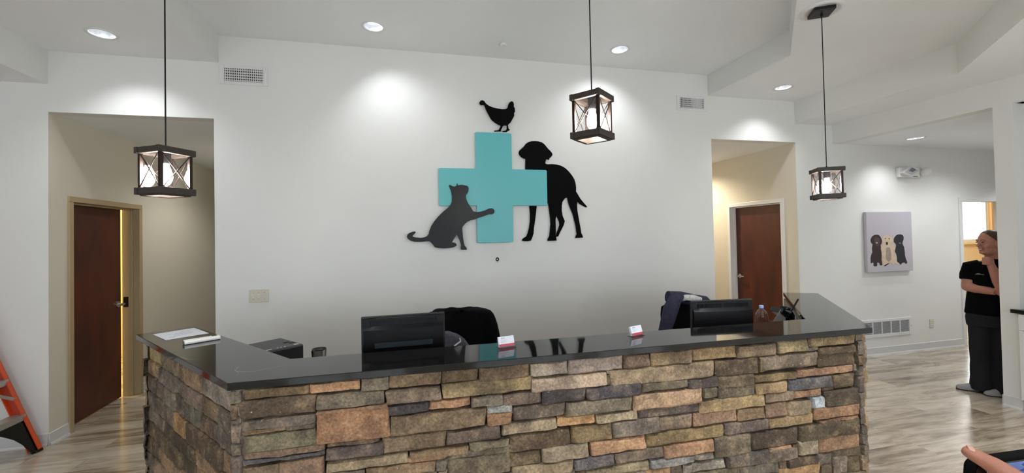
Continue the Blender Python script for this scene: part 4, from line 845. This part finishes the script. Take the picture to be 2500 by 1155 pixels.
# tumbler
t = thing('steel_tumbler', (-.545, -1.58, .75), 'polished steel tumbler standing between the printer and the monitor', 'tumbler')
build('body', M().lathe([(.0005, .75), (.033, .75), (.036, .76), (.0405, .965), (.0425, .985), (.0425, .992), (.040, .992), (.039, .97), (.0005, .965)], c=(-.545, -1.58, 0), n=36), steel, t, smooth=50)
build('lid', M().lathe([(.0005, .978), (.036, .978), (.0395, .986), (.0395, .996), (.037, .998), (.034, .99), (.0005, .988)], c=(-.545, -1.58, 0), n=36), mat('smoky_lid', srgb(40, 40, 42), .2), t, smooth=50)
# water bottle
t = thing('water_bottle', (2.552, -1.585, .75), 'clear plastic water bottle with pale blue cap right of the monitor', 'water bottle')
c = (2.552, -1.585, 0); z = .75
prof = [(.0005, z+.006), (.03, z), (.042, z+.004), (.044, z+.02)]
for k in range(5): prof += [(.044, z+.03+.036*k), (.0415, z+.04+.036*k), (.044, z+.052+.036*k)]
prof += [(.044, z+.235), (.040, z+.262), (.028, z+.284), (.015, z+.297), (.0125, z+.302), (.0125, z+.31)]
build('bottle_body', M().lathe(prof, c=c, n=36), bottle_plastic, t, smooth=60)
build('cap', M().lathe([(.0005, z+.325), (.0135, z+.325), (.0155, z+.322), (.0155, z+.304), (.0005, z+.304)], c=c, n=28), mat('pale_blue_plastic', srgb(150, 172, 226), .4), t, smooth=40)
build('label', M().lathe([(.0446, z+.06), (.0446, z+.165)], c=c, n=36, cap=False), mat('bottle_label', srgb(80, 66, 160), .4), t, smooth=60)
m = M()
for k in range(9):
    a_ = k*.7; m.ell((c[0]+.036*math.cos(a_), c[1]+.036*math.sin(a_), z+.262+.004*(k % 3)), (.004, .004, .006), 8, 6)
build('shoulder_dimples', m, clear_glass, t, smooth=60)
# desk phone device on the right wing
t = thing('desk_phone', (2.64, -1.72, .75), 'black angular desk device with upright pen, behind the right end of the counter', 'desk device')
m = M(); m.prism([(2.46, -1.80, .75), (2.60, -1.80, .75), (2.62, -1.80, .97), (2.50, -1.80, .98)], (.0, .12, 0)); build('stand', m, black_plastic, t, bevel=.006)
m = M(); m.prism([(2.462, -1.76, .97), (2.548, -1.76, 1.072), (2.60, -1.76, 1.028), (2.565, -1.76, .94)], (.01, .012, 0)); build('side_panel', m, grey_plastic, t, bevel=.002)
m = M(); m.obox((2.595, -1.72, 1.035), (1, 0, -.7), (0, 1, 0), (.7, 0, 1), .055, .05, .018); m.obox((2.635, -1.73, 1.01), (1, 0, .6), (0, 1, 0), (-.6, 0, 1), .03, .04, .032); m.obox((2.608, -1.74, 1.075), (1, 0, -.3), (0, 1, 0), (.3, 0, 1), .02, .03, .012); build('handset', m, black_gloss, t, bevel=.005)
build('pen', M().tube([(2.645, -1.74, 1.03), (2.715, -1.75, 1.135)], .006, 10), black_plastic, t, smooth=50)
m = M(); m.prism([(2.625, -1.80, .955), (2.66, -1.80, .955), (2.655, -1.80, 1.0), (2.63, -1.80, 1.028)], (0, .004, 0)); build('paper_slip', m, paper_white, t)

# office chairs
def office_chair(loc, rz, label, zb, zt, wd, lean):
    t = thing('office_chair', (0, 0, 0), label, 'office chair', 'office chairs behind the counter')
    m = M()
    for k in range(5):
        a_ = k*2*math.pi/5; m.bar((0, 0, .085), (.28*math.cos(a_), .28*math.sin(a_), .07), .045, .03)
    build('star_base', m, black_plastic, t, bevel=.008)
    for k in range(5):
        a_ = k*2*math.pi/5; x, y = .28*math.cos(a_), .28*math.sin(a_); build('caster', M().lathe([(.0005, -.022), (.024, -.02), (.027, 0), (.024, .02), (.0005, .022)], c=(x, y, .028), axis='y', n=16).tube([(x, y, .045), (x, y, .07)], .008, 8), black_plastic, t, smooth=40)
    build('gas_column', M().tube([(0, 0, .08), (0, 0, .42)], .025, 16), black_iron, t, smooth=40)
    m = M(); R_ = []
    for z, k in ((.42, .8), (.43, .95), (.46, 1), (.485, .97), (.5, .85)): R_.append([(.25*k*abs(math.cos(a))**.5*(1 if math.cos(a) > 0 else -1), .24*k*abs(math.sin(a))**.5*(1 if math.sin(a) > 0 else -1)-.02, z) for a in [2*math.pi*i/28 for i in range(28)]])
    m.rings(R_); build('seat', m, fabric_black, t, smooth=50)
    m = M(); R_ = []
    for i in range(9):
        s = i/8; z = zb+(zt-zb)*s; k = min(1, .86+.3*math.sin(math.pi*(s*.85+.1))); k *= (1-.55*max(0, (s-.82)/.18)**2); y = .2+lean*s
        R_.append([(wd/2*k*abs(math.cos(a))**.55*(1 if math.cos(a) > 0 else -1), y+.04*math.sin(a)*(1 if s < .97 else .5), z) for a in [2*math.pi*j/24 for j in range(24)]])
    m.rings(R_); build('backrest', m, fabric_black, t, smooth=60)
    for s_ in (-1, 1):
        m = M(); m.tube([(s_*.24, .05, .46), (s_*.30, .05, .50), (s_*.30, .05, .66)], .014, 10); m.obox((s_*.30, .02, .67), (1, 0, 0), (0, 1, 0), (0, 0, 1), .03, .12, .012); build('armrest', m, black_plastic, t, bevel=.004)
    build('back_bar', M().tube([(0, .1, .43), (0, .24, .45), (0, .25+lean*.3, zb+.1)], .02, 10), black_iron, t, smooth=50)
    t.location = loc; t.rotation_euler = (0, 0, rz); return t
office_chair((.38, -1.26, 0), 0, 'black office chair under the black jacket, behind the left monitor', .52, 1.04, .46, .04)
office_chair((2.36, -1.16, 0), R(-6), 'black office chair holding the navy jacket, behind the right monitor', .52, 1.045, .50, .05)

def draped(outline, y0, thick, seed, amp, hollow=False):
    """cloth over a backrest: outline = [(z, xleft, xright)], rounded section with folds"""
    m = M(); R_ = []; N_ = 56
    for z, a, b in outline:
        c_, hw = (a+b)/2, (b-a)/2; ring = []
        for j in range(N_):
            t_ = 2*math.pi*j/N_; cx, sy = math.cos(t_), math.sin(t_)
            x = c_+hw*abs(cx)**.6*(1 if cx > 0 else -1); y = y0+thick*abs(sy)**.8*(1 if sy > 0 else -1)
            f = noise.noise(Vector((x*9+seed, z*3.2, seed)))*amp+noise.noise(Vector((x*22+seed, z*7, seed+9)))*amp*.45
            ring.append((x, y+f*(1 if sy < 0 else -.6), z+noise.noise(Vector((x*16, seed, y*5)))*amp*.3))
        R_.append(ring)
    if hollow:                                     # the cloth is a shell over what it hangs on
        I_ = []
        for ring, (z, a, b) in zip(R_, outline):
            c_ = Vector(((a+b)/2, y0, 0)); kx = max(.2, 1-.022/((b-a)/2)); I_.append([Vector((c_.x+(q[0]-c_.x)*kx, y0+(q[1]-y0)*.72, min(q[2], outline[-1][0]-.018)-.004)) for q in ring])
        R_ = [I_[0]]+R_+I_[::-1]; m.rings(R_, cap=False); o_ = len(m.v)-len(R_[0]); m.f.append(tuple(range(o_, o_+len(R_[0])))); m.mi.append(0); return m
    m.rings(R_); return m
t = thing('jacket', (.38, -1.1, .9), 'black jacket draped over the office chair beside the left monitor', 'jacket')
ol = [(.58, .10, .655), (.7, .10, .658), (.82, .10, .648), (.90, .10, .634), (.96, .105, .621), (1.004, .11, .607), (1.04, .115, .592), (1.062, .12, .575), (1.078, .128, .545), (1.086, .14, .50), (1.088, .2, .4)]
build('body', draped(ol, -1.04, .105, 3.1, .03, True), fabric_black, t, smooth=80)
m = M(); m.tube([(.11, -1.10, 1.075), (.16, -1.11, 1.082), (.21, -1.10, 1.07), (.26, -1.10, 1.076), (.33, -1.09, 1.074)], [.014, .02, .015, .019, .012], 12); build('collar', m, fabric_black, t, smooth=70)
t = thing('grey_hoodie', (.28, -1.22, .8), 'grey garment with white stripe hanging beside the left monitor in front of the black jacket', 'garment')
R_ = []; prof = [(.70, .14, .42), (.80, .14, .402), (.85, .145, .385), (.90, .15, .35), (.935, .155, .305), (.955, .165, .25)]
build('cloth', draped(prof, -1.19, .04, 8.7, .012), fabric_grey, t, smooth=80)
build('white_stripe', M().bar((.272, -1.245, .865), (.318, -1.238, .893), .008, .012, up=(0, 1, 0)).bar((.318, -1.238, .893), (.312, -1.236, .916), .008, .009, up=(0, 1, 0)), mat('white_stripe_cloth', srgb(222, 222, 226), .8), t)
t = thing('jacket', (2.25, -1.0, .9), 'navy quilted jacket with pale fleece collar hanging on the right chair', 'jacket')
m = M(); m.tube([(2.25, -1.02, 1.085), (2.185, -1.05, 1.062), (2.135, -1.06, .985), (2.105, -1.06, .90), (2.075, -1.05, .80), (2.05, -1.03, .66)], [.036, .050, .056, .052, .048, .045], 18, squash=(1, 1.15))
for v in m.v: v += Vector((noise.noise(v*14), noise.noise(v*14+Vector((5, 5, 5))), noise.noise(v*9)))*.012
build('sleeve', m, fabric_navy, t, smooth=70)
m = M(); m.tube([(2.17, -.97, 1.075), (2.30, -.96, 1.06), (2.44, -.95, 1.03), (2.56, -.94, 1.01), (2.63, -.93, .95)], [.05, .055, .05, .05, .045], 18)
for v in m.v: v += Vector((noise.noise(v*16), noise.noise(v*16+Vector((5, 5, 5))), noise.noise(v*11)))*.010
m.tube([(2.62, -.95, .99), (2.65, -.95, .85), (2.66, -.95, .66)], [.045, .045, .04], 14)
build('shoulder', m, fabric_navy, t, smooth=70)
m = M(); m.tube([(2.245, -1.035, 1.062), (2.30, -1.04, 1.073), (2.37, -1.035, 1.062), (2.44, -1.02, 1.042), (2.468, -1.0, 1.028)], [.02, .027, .028, .026, .014], 16)
for v in m.v: v += Vector((noise.noise(v*40), noise.noise(v*40+Vector((5, 5, 5))), noise.noise(v*36)))*.009
build('fleece_collar', m, fleece, t, smooth=80)

# ------------------------------------------------------------------ step ladder at the left
t = thing('step_ladder', (-3.3, -.35, 0), 'orange fibreglass step ladder standing against the left wall', 'ladder')
LEAN = Vector((-.375, 0, 1)).normalized(); HL = 1.95; X0 = -2.912; WID = .52
web = Vector((-1, 0, -.375)).normalized()      # across the rail, towards the inside
def rail_pt(y, s, q=0): return Vector((X0, y, 0))+LEAN*s+web*q
for y, s_ in ((-.075, 1), (-.075-WID, -1)):
    m = M(); m.k = 0; flare = lambda s: 0
    m.prism([rail_pt(y, .005), rail_pt(y, .005, .006), rail_pt(y, HL, .006), rail_pt(y, HL)], (0, -.03*s_, 0))          # front flange
    m.prism([rail_pt(y, .03, .07), rail_pt(y, .03, .076), rail_pt(y, HL, .076), rail_pt(y, HL, .07)], (0, -.03*s_, 0))  # rear flange
    m.k = 1; m.prism([rail_pt(y, .005), rail_pt(y, .03, .076), rail_pt(y, HL, .076), rail_pt(y, HL)], (0, .005*s_, 0))
    r_ = build('front_rail', m, [orange_fiber, red_fiber], t)
    m = M()
    for s in (.3, .31+.305, .46, .9): m.lathe([(.0005, -.004), (.006, -.003), (.007, 0)], c=rail_pt(y-.03*s_, s, .001)+Vector((.001, .012*s_, 0)), axis='x', n=10)
    build('rivets', m, chrome, r_)
for k in range(1, 6):
    s = .305*k; a, b = rail_pt(-.08, s, .0), rail_pt(-.075-WID+.005, s, .0)
    m = M(); m.obox((a+b)/2+Vector((-.042, 0, .012)), (1, 0, 0), (0, 1, 0), (0, 0, 1), .042, WID/2-.005, .003); m.obox((a+b)/2+Vector((-.002, 0, -.008)), (1, 0, 0), (0, 1, 0), (0, 0, 1), .003, WID/2-.005, .022); m.obox((a+b)/2+Vector((-.082, 0, -.004)), (1, 0, 0), (0, 1, 0), (0, 0, 1), .003, WID/2-.005, .017)
    build('step', m, alu, t)
m = M(); m.bar(rail_pt(-.105, .46, .004), rail_pt(-.33, .62, .004), .022, .006, up=(1, 0, 0)); m.bar(rail_pt(-.075-WID+.03, .46, .004), rail_pt(-.37, .62, .004), .022, .006, up=(1, 0, 0)); build('brace', m, alu, t)
for y, s_ in ((-.075, -1), (-.075-WID, 1)):
    m = M(); P = []
    for s, yy in ((.0, 0), (.0, .075), (.05, .085), (.11, .11), (.17, .15), (.22, .205), (.255, .25), (.275, .255), (.285, 0)): P.append(rail_pt(y+s_*yy, s, .012))
    m.prism(P, web*.006); m.prism([rail_pt(y, 0, -.006), rail_pt(y, 0, .085), rail_pt(y, .02, .09), rail_pt(y, .02, -.006)], (0, s_*.06, 0))
    build('foot_bracket', m, black_gloss, t, bevel=.003)
for y in (-.085, -.075-WID+.01):
    m = M(); m.bar((-3.66, y, HL*.93), (-4.35, y, .012), .03, .05); build('rear_rail', m, orange_fiber, t)
m = M(); m.bar((-4.23, -.09, .35), (-4.23, -.085-WID, .35), .02, .02); m.bar((-3.95, -.09, 1.1), (-3.95, -.085-WID, 1.1), .02, .02); build('rear_bar', m, alu, t)
m = M(); m.box(-3.86, -3.6, -.09-WID, -.06, HL*.93-.01, HL*.93+.06); build('top_cap', m, orange_fiber, t, bevel=.01)

# ------------------------------------------------------------------ cabinet in the right alcove
t = thing('base_cabinet', (5.5, -2.7, 0), 'white base cabinet in the alcove at the right edge of the view', 'cabinet')
build('carcass', M().box(5.215, 5.845, -3.795, -1.652, .1, .86), white_trim, t)
build('toe_kick', M().box(5.27, 5.845, -3.795, -1.652, .001, .1), mat('toe_grey', srgb(150, 150, 148), .6), t)
for k in range(4):
    a_, b_ = -1.655-.535*k, -1.655-.535*(k+1)+.004
    dr = build('drawer', M().box(5.195, 5.215, b_, a_, .715, .857), white_trim, t, bevel=.003); dd = build('cabinet_door', M().box(5.195, 5.215, b_, a_, .103, .71), white_trim, t, bevel=.003)
    build('pull_handle', M().tube([(5.195, (a_+b_)/2-.06, .785), (5.17, (a_+b_)/2-.06, .785), (5.17, (a_+b_)/2+.06, .785), (5.195, (a_+b_)/2+.06, .785)], .005, 8), black_iron, dr)
    build('pull_handle', M().tube([(5.195, b_+.05, .6), (5.17, b_+.05, .6), (5.17, b_+.05, .48), (5.195, b_+.05, .48)], .005, 8), black_iron, dd)
m = M(); m.prism([(5.185, -1.61, .862), (5.243, -1.61, .862), (5.243, -1.648, .862), (5.845, -1.648, .862), (5.845, -3.795, .862), (5.185, -3.795, .862)], (0, 0, .034))
tag(build('cabinet_countertop', m, black_gloss, bevel=.003), 'black countertop on the white base cabinet at the right edge', 'countertop')
# ------------------------------------------------------------------ the smiling person in the passage
P0 = Vector((5.456, -1.242, 0)); ER = Vector((.481, -.876, 0)).normalized(); EF = Vector((-.876, -.481, 0)).normalized()
def L(a, b, z): return P0+ER*a+EF*b+Vector((0, 0, z))
AX = (ER, EF, (0, 0, 1))
def ell_ring(c, ra, rb, n=24, tilt=0):
    return [c+ER*ra*math.cos(2*math.pi*j/n)+EF*rb*math.sin(2*math.pi*j/n) for j in range(n)]
t = thing('person', tuple(P0), 'smiling person in black polo shirt, fist at chin, standing beside the pier', 'person')
HC = L(.098, .03, 1.475)                                                   # head centre
FD = (-ER*.80+EF*.60).normalized(); FU = Vector((0, 0, 1)); FS = FD.cross(FU).normalized()   # face looks to the picture's left
def head(m):
    m.ell(HC+Vector((0, 0, .025)), (.074, .092, .1), 24, 16, (FS, FD, FU))
    m.ell(HC+FD*.022-FU*.055, (.056, .062, .068), 20, 12, (FS, FD, FU))       # jaw
    m.ell(HC+FD*.070-FU*.088, (.026, .02, .018), 12, 8, (FS, FD, FU))         # chin
    m.tube([HC+FD*.088+FU*.01, HC+FD*.102-FU*.02, HC+FD*.108-FU*.030], [.009, .012, .014], 10)   # nose
    for s in (-1, 1):
        m.ell(HC+FD*.057+FS*s*.032-FU*.026, (.026, .02, .028), 12, 8, (FS, FD, FU))   # cheeks
        m.ell(HC+FD*.082+FS*s*.030+FU*.028, (.024, .009, .008), 12, 6, (FS, FD, FU)) # brow
        m.ell(HC+FS*s*.076-FU*.015, (.009, .018, .03), 12, 8, (FS, FD, FU))       # ears
m = M(); head(m)
m.tube([HC-FU*.04-FD*.02, L(.105, 0, 1.36), L(.11, -.01, 1.29)], [.05, .048, .058], 18)
# torso core and legs (inside the clothes)
m.rings([ell_ring(L(.1, 0, z), a, b) for z, a, b in ((.80, .13, .09), (.95, .12, .085), (1.1, .13, .095), (1.2, .14, .09), (1.27, .12, .07), (1.31, .06, .05))])
RS, REl, RW = L(-.035, .01, 1.235), L(-.062, .045, 1.045), L(.12, .14, 1.012)
m.tube([RS, (RS+REl)/2+EF*.008, REl], [.052, .052, .046], 18); m.ell(REl, (.047, .047, .047), 16, 12)
m.tube([REl, REl.lerp(RW, .3)+Vector((0, 0, -.002)), REl.lerp(RW, .7), RW], [.046, .048, .039, .029], 18)
LS, LEl, LW = L(.20, .02, 1.235), L(.165, .135, 1.035), L(.098, .15, 1.26)
m.tube([LS, (LS+LEl)/2, LEl], [.046, .043, .037], 16)
m.ell(LEl, (.045, .045, .045), 16, 12); m.tube([LEl, LEl.lerp(LW, .35), LEl.lerp(LW, .75), LW, LW+Vector((0, 0, .03))-ER*.008], [.044, .046, .036, .029, .028], 18)
# left hand: loose fist under the chin
pc = LW+Vector((0, 0, .045))-ER*.012
m.ell(pc, (.036, .022, .04), 16, 10, (-ER*.8+EF*.3, EF, FU))
for k in range(4):
    b_ = pc+FU*(.032-.019*k)-ER*.008+EF*.016; m.tube([b_+ER*.012+EF*.006, b_-ER*.018+EF*.014, b_-ER*.034+EF*.002, b_-ER*.026-EF*.016, b_-ER*.008-EF*.018], [.0095, .0098, .0092, .0085, .0075], 10)
m.tube([pc+ER*.012+EF*.018-FU*.02, pc+ER*.0+EF*.034+FU*.004, pc-ER*.012+EF*.034+FU*.028, pc-ER*.014+EF*.028+FU*.044], [.011, .011, .01, .0085], 10)
# right hand tucked under the left elbow
hp = RW+(RW-REl).normalized()*.045
m.ell(hp, (.05, .018, .036), 14, 10, ((RW-REl).normalized(), EF, FU))
dd = (RW-REl).normalized()
for k in range(4): b_ = hp+dd*.035+FU*(.026-.018*k); m.tube([b_, b_+dd*.03+EF*.004, b_+dd*.052-EF*.012, b_+dd*.058-EF*.03], [.0092, .009, .0082, .0072], 9)
m.tube([hp-dd*.02+FU*.03, hp+dd*.012+FU*.046+EF*.006, hp+dd*.04+FU*.05], [.011, .010, .0085], 9)
for s, x in ((-1, .01), (1, .165)):
    m.tube([L(.1+s*.06, 0, .84), L(x+.01*s, .015, .46), L(x, .0, .12), L(x, .0, .08)], [.08, .055, .036, .032], 14)
body = build('body', remesh(m, .005, 7), skin, t, smooth=180)
# face details
for s in (-1, 1):
    e = build('eye', M().ell(HC+FD*.088+FS*s*.031+FU*.012, (.012, .006, .0048), 14, 8, (FS, FD, FU)), eye_mat, body, smooth=80)
    build('eyebrow', M().tube([HC+FD*.091+FS*s*.014+FU*.029, HC+FD*.090+FS*s*.032+FU*.036, HC+FD*.078+FS*s*.050+FU*.03], [.0024, .003, .002], 8), hair_mat, body, smooth=80)
MO = HC+FD*.0885-FU*.058
mp = [MO+FS*x*.030-FD*abs(x)**1.6*.016+FU*(abs(x)**1.6*.012) for x in (-1, -.6, -.2, .2, .6, 1)]
mt = M(); mt.tube([p+FU*.0055 for p in mp], [.002, .004, .0045, .0045, .004, .002], 8); mt.tube([p-FU*(.0065) for p in mp], [.002, .0045, .0055, .0055, .0045, .002], 8); mouth = build('lips', mt, lip_mat, body, smooth=80)
build('teeth', M().tube([p+FD*.001 for p in mp[1:5]], [.0035, .005, .005, .0035], 8), tooth_mat, body, smooth=80)
# hair: pulled back, a shell over the skull with a bun
m = M(); R_ = []
for i in range(9):
    th = i/8*1.72; ring = []
    for j in range(28):
        ph = 2*math.pi*j/28; f = math.cos(ph)                       # f > 0 towards the face
        tt = th*(1 if f < 0 else 1-.60*f)
        tt = max(tt, .02); q = FS*.0805*math.sin(tt)*math.sin(ph)+FD*.098*math.sin(tt)*math.cos(ph)+FU*.107*math.cos(tt)
        ring.append(HC+FU*.025-FD*.004+q)
    R_.append(ring)
m.rings(R_); m.ell(HC-FD*.105+FU*.03, (.04, .034, .042), 16, 10, (FS, FD, FU))
build('hair', remesh(m, .005, 3), hair_mat, t, smooth=180)
# polo shirt
m = M()
m.rings([ell_ring(L(.095, 0, z), a, b, 28) for z, a, b in ((.775, .188, .125), (.80, .19, .128), (.88, .182, .124), (.98, .168, .118), (1.06, .164, .122), (1.14, .162, .13), (1.21, .158, .116), (1.255, .14, .092), (1.285, .1, .072), (1.30, .062, .06))])
m.tube([RS+ER*.06+Vector((0, 0, .012)), RS, RS.lerp(REl, .38), RS.lerp(REl, .66)], [.068, .072, .072, .071], 18)
m.tube([LS-ER*.06+Vector((0, 0, .012)), LS, LS.lerp(LEl, .38), LS.lerp(LEl, .62)], [.066, .066, .066, .066], 18)
m.tube([L(.102, 0, 1.28), L(.104, .002, 1.325)], [.066, .06], 20)
sh = remesh(m, .0065, 3)
for v in sh.v:
    if v.z < 1.2: v += (EF*noise.noise(v*11)+ER*noise.noise(v*9+Vector((3, 3, 3))))*.006
build('polo_shirt', sh, polo_mat, t, smooth=180)
m = M(); m.obox(L(.02, .132, 1.175), ER, EF, (0, 0, 1), .03, .003, .003); m.obox(L(.012, .131, 1.182), ER, EF, (0, 0, 1), .012, .003, .004); build('chest_emblem', m, grey_plastic, t)
# trousers
m = M()
m.rings([ell_ring(L(.095, 0, z), a, b, 28) for z, a, b in ((.66, .176, .12), (.74, .184, .125), (.82, .178, .122), (.87, .17, .115))])
for s, x0, x1 in ((-1, .022, .01), (1, .168, .155)):
    m.rings([ell_ring(L(x0+(x1-x0)*k, b, z), a, a*1.05, 20) for z, a, k, b in ((.74, .092, 0, 0), (.6, .091, .2, .003), (.46, .084, .5, .012), (.3, .08, .8, .004), (.14, .083, 1, 0), (.05, .088, 1, .004), (.028, .085, 1, .006))])
tr = remesh(m, .0065, 3)
for v in tr.v: v += (EF*noise.noise(v*8)+ER*noise.noise(v*8+Vector((3, 3, 3))))*.007
build('trousers', tr, trouser_mat, t, smooth=180)
for x, dy, dirx in ((-.03, 0, (-ER*.93+EF*.25)), (.145, .03, (-ER*.85+EF*.5))):
    c = L(x, dy, 0); dn = Vector(dirx).normalized(); sd_ = Vector((-dn.y, dn.x, 0)); m = M(); R_ = []
    for s, w_, h in ((-.10, .026, .05), (-.08, .034, .062), (-.02, .036, .07), (.04, .04, .062), (.09, .041, .046), (.125, .034, .036), (.14, .018, .022)):
        R_.append([c+dn*s+sd_*w_*math.cos(a)+Vector((0, 0, .012+h*max(0, math.sin(a))**.8)) for a in [2*math.pi*j/18 for j in range(18)]])
    m.rings(R_); sh_ = build('shoe', m, shoe_mat, t, smooth=60)
    m = M(); R_ = []
    for z in (.0, .014): R_.append([c+dn*(.02+.125*math.cos(a))+sd_*.042*math.sin(a)+Vector((0, 0, z)) for a in [2*math.pi*j/24 for j in range(24)]])
    m.rings(R_); build('sole', m, sole_mat, sh_, bevel=.003)

# ------------------------------------------------------------------ the hand with a phone in the near corner
def near_pt(u, v, dep): return CAM+(_fw+_r2*((u-1250)/FPX)-_u2*((v-CY)/FPX))*dep
PC = near_pt(2353, 1117, .47); PR = (near_pt(2500, 1096.5, .47)-PC).normalized(); _e = near_pt(2350.5, 1155, 1)-CAM; _s = (PC-CAM).dot(PR)/_e.dot(PR); PD = (CAM+_e*_s-PC).normalized()
PN = PR.cross(PD).normalized()
if PN.dot(_fw) > 0: PN = -PN
t = thing('smartphone', tuple(PC+PR*.08+PD*.037), 'black smartphone with lit blue screen held up in the near right corner', 'smartphone')
def slab(m, u0, u1, v0, v1, n0, n1, r=0, k=6):
    pts = []
    for cu, cv, a0 in ((u1-r, v0+r, -90), (u1-r, v1-r, 0), (u0+r, v1-r, 90), (u0+r, v0+r, 180)):
        for i in range(k+1): a = R(a0+90*i/k); pts.append(PC+PR*(cu+r*math.cos(a))+PD*(cv+r*math.sin(a))+PN*n0)
    m.prism(pts, PN*(n1-n0)); return m
PC = PC+PN*.0095-PD*.0005
build('case', slab(M(), 0, .16, 0, .077, -.010, 0, .010), matte_black, t, bevel=.0015)
build('front_glass', slab(M(), .003, .157, .0035, .0735, 0, .0006, .008), black_gloss, t)
def screen_material():
    m = bpy.data.materials.new('lit_phone_screen'); m.use_nodes = True; nt = m.node_tree; b = nt.nodes['Principled BSDF']
    tc = nt.nodes.new('ShaderNodeTexCoord'); n = nt.nodes.new('ShaderNodeTexNoise'); n.inputs['Scale'].default_value = 28; n.inputs['Detail'].default_value = 1; nt.links.new(tc.outputs['Object'], n.inputs['Vector'])
    r = nt.nodes.new('ShaderNodeValToRGB'); r.color_ramp.elements[0].position = .35; r.color_ramp.elements[1].position = .65
    r.color_ramp.elements[0].color = srgb(86, 126, 206); r.color_ramp.elements[1].color = srgb(150, 194, 250); nt.links.new(n.outputs['Fac'], r.inputs['Fac'])
    b.inputs['Base Color'].default_value = (0, 0, 0, 1); b.inputs['Roughness'].default_value = .2
    nt.links.new(r.outputs['Color'], b.inputs['Emission Color']); b.inputs['Emission Strength'].default_value = 1.0
    return m
build('screen', slab(M(), .026, .155, .0055, .0715, .0006, .0009), screen_material(), t)
build('selfie_camera', M().add([PC+PR*(.0165+.0018*math.cos(a*.6283))+PD*(.0125+.0018*math.sin(a*.6283))+PN*.0009 for a in range(10)], [tuple(range(10))]), mat('camera_glint', srgb(200, 205, 210), .2), t, fix=False)
m = M(); ic = lambda pts: m.prism([PC+PR*u+PD*v+PN*.0009 for u, v in pts], PN*.0004)
U = .0572
ic([(U, .0072), (U+.0035, .0098), (U, .0124), (U-.0035, .0098)]); ic([(U-.0005, .0148), (U+.004, .0168), (U-.0005, .0188), (U-.005, .0168)]); ic([(U-.004, .0212), (U+.001, .0228), (U-.001, .0248)]); ic([(U+.001, .027), (U+.005, .029), (U+.003, .0325), (U-.001, .031)]); ic([(U+.003, .035), (U+.007, .037), (U+.002, .040)])
build('screen_icons', m, mat('screen_icon_navy', srgb(40, 40, 110), .5, emit=srgb(46, 50, 130), estr=.6), t)
h = thing('person', tuple(PC+PR*.14+PD*.12), 'hand of another person holding the phone at the near right corner', 'person')
hp = lambda u, v, n_: PC+PR*u+PD*v+PN*n_
m = M()
# thumb lying across the glass, tip beyond the phone's corner
_d0 = (hp(.02, .02, .0)-CAM).dot(_fw)-.0155
TP = [near_pt(u, v, _d0+k) for u, v, k in ((2348.5, 1095.5, .0015), (2355, 1099, 0), (2368, 1105, -.0005), (2387, 1115.5, -.0005), (2404, 1125, -.001), (2424, 1136, -.003), (2446, 1151, -.004), (2478, 1176, -.004), (2512, 1212, 0))]
m.tube(TP, [.0034, .0052, .0066, .0076, .0080, .0092, .0104, .013, .016], 20)
m.tube([TP[7], TP[8], hp(.092, .088, .008), hp(.105, .115, -.012)], [.013, .017, .024, .028], 18)     # ball of the thumb
m.ell(hp(.112, .122, -.018), (.045, .048, .02), 20, 14, (PR, PD, PN))                                     # palm
for k, (u, ln) in enumerate(((.062, .9), (.084, 1.0), (.106, .96), (.127, .8))):                          # four fingers behind the phone
    m.tube([hp(u+.016, .112, -.024), hp(u+.008, .096, -.027), hp(u, .096-.02*ln, -.026), hp(u-.004, .096-.036*ln, -.0225), hp(u-.006, .096-.048*ln, -.0200)], [.0115, .0105, .0098, .0092, .0075], 14)
m.tube([hp(.118, .15, -.03), hp(.135, .2, -.035), hp(.16, .29, -.04), hp(.185, .4, -.045)], [.034, .029, .036, .042], 20)
build('hand', remesh(m, .0022, 4), hand_skin, h, smooth=180)
m = M(); R_ = []; TD = (TP[3]-TP[0]).normalized(); TU = (-(TP[2]-CAM).normalized()*.55+Vector((0, 0, 1))*.6+PR*.25); TU = (TU-TD*TU.dot(TD)).normalized(); TS = TD.cross(TU)
for s in range(7):
    f = s/6; c = TP[0].lerp(TP[2], .12+.75*f); wd_ = (.5, .85, 1, 1, 1, .9, .6)[s]; rad = .0052+.0014*f
    R_.append([c+(TU*math.cos(R((j-3)*14*wd_))+TS*math.sin(R((j-3)*14*wd_)))*rad for j in range(7)])
m.rings(R_, cap=False, closed=False); nail = build('thumbnail', m, nail_mat, h, smooth=180, fix=False)
sl = nail.modifiers.new('thick', 'SOLIDIFY'); sl.thickness = .0006; sl.offset = 0
bpy.context.view_layer.update()
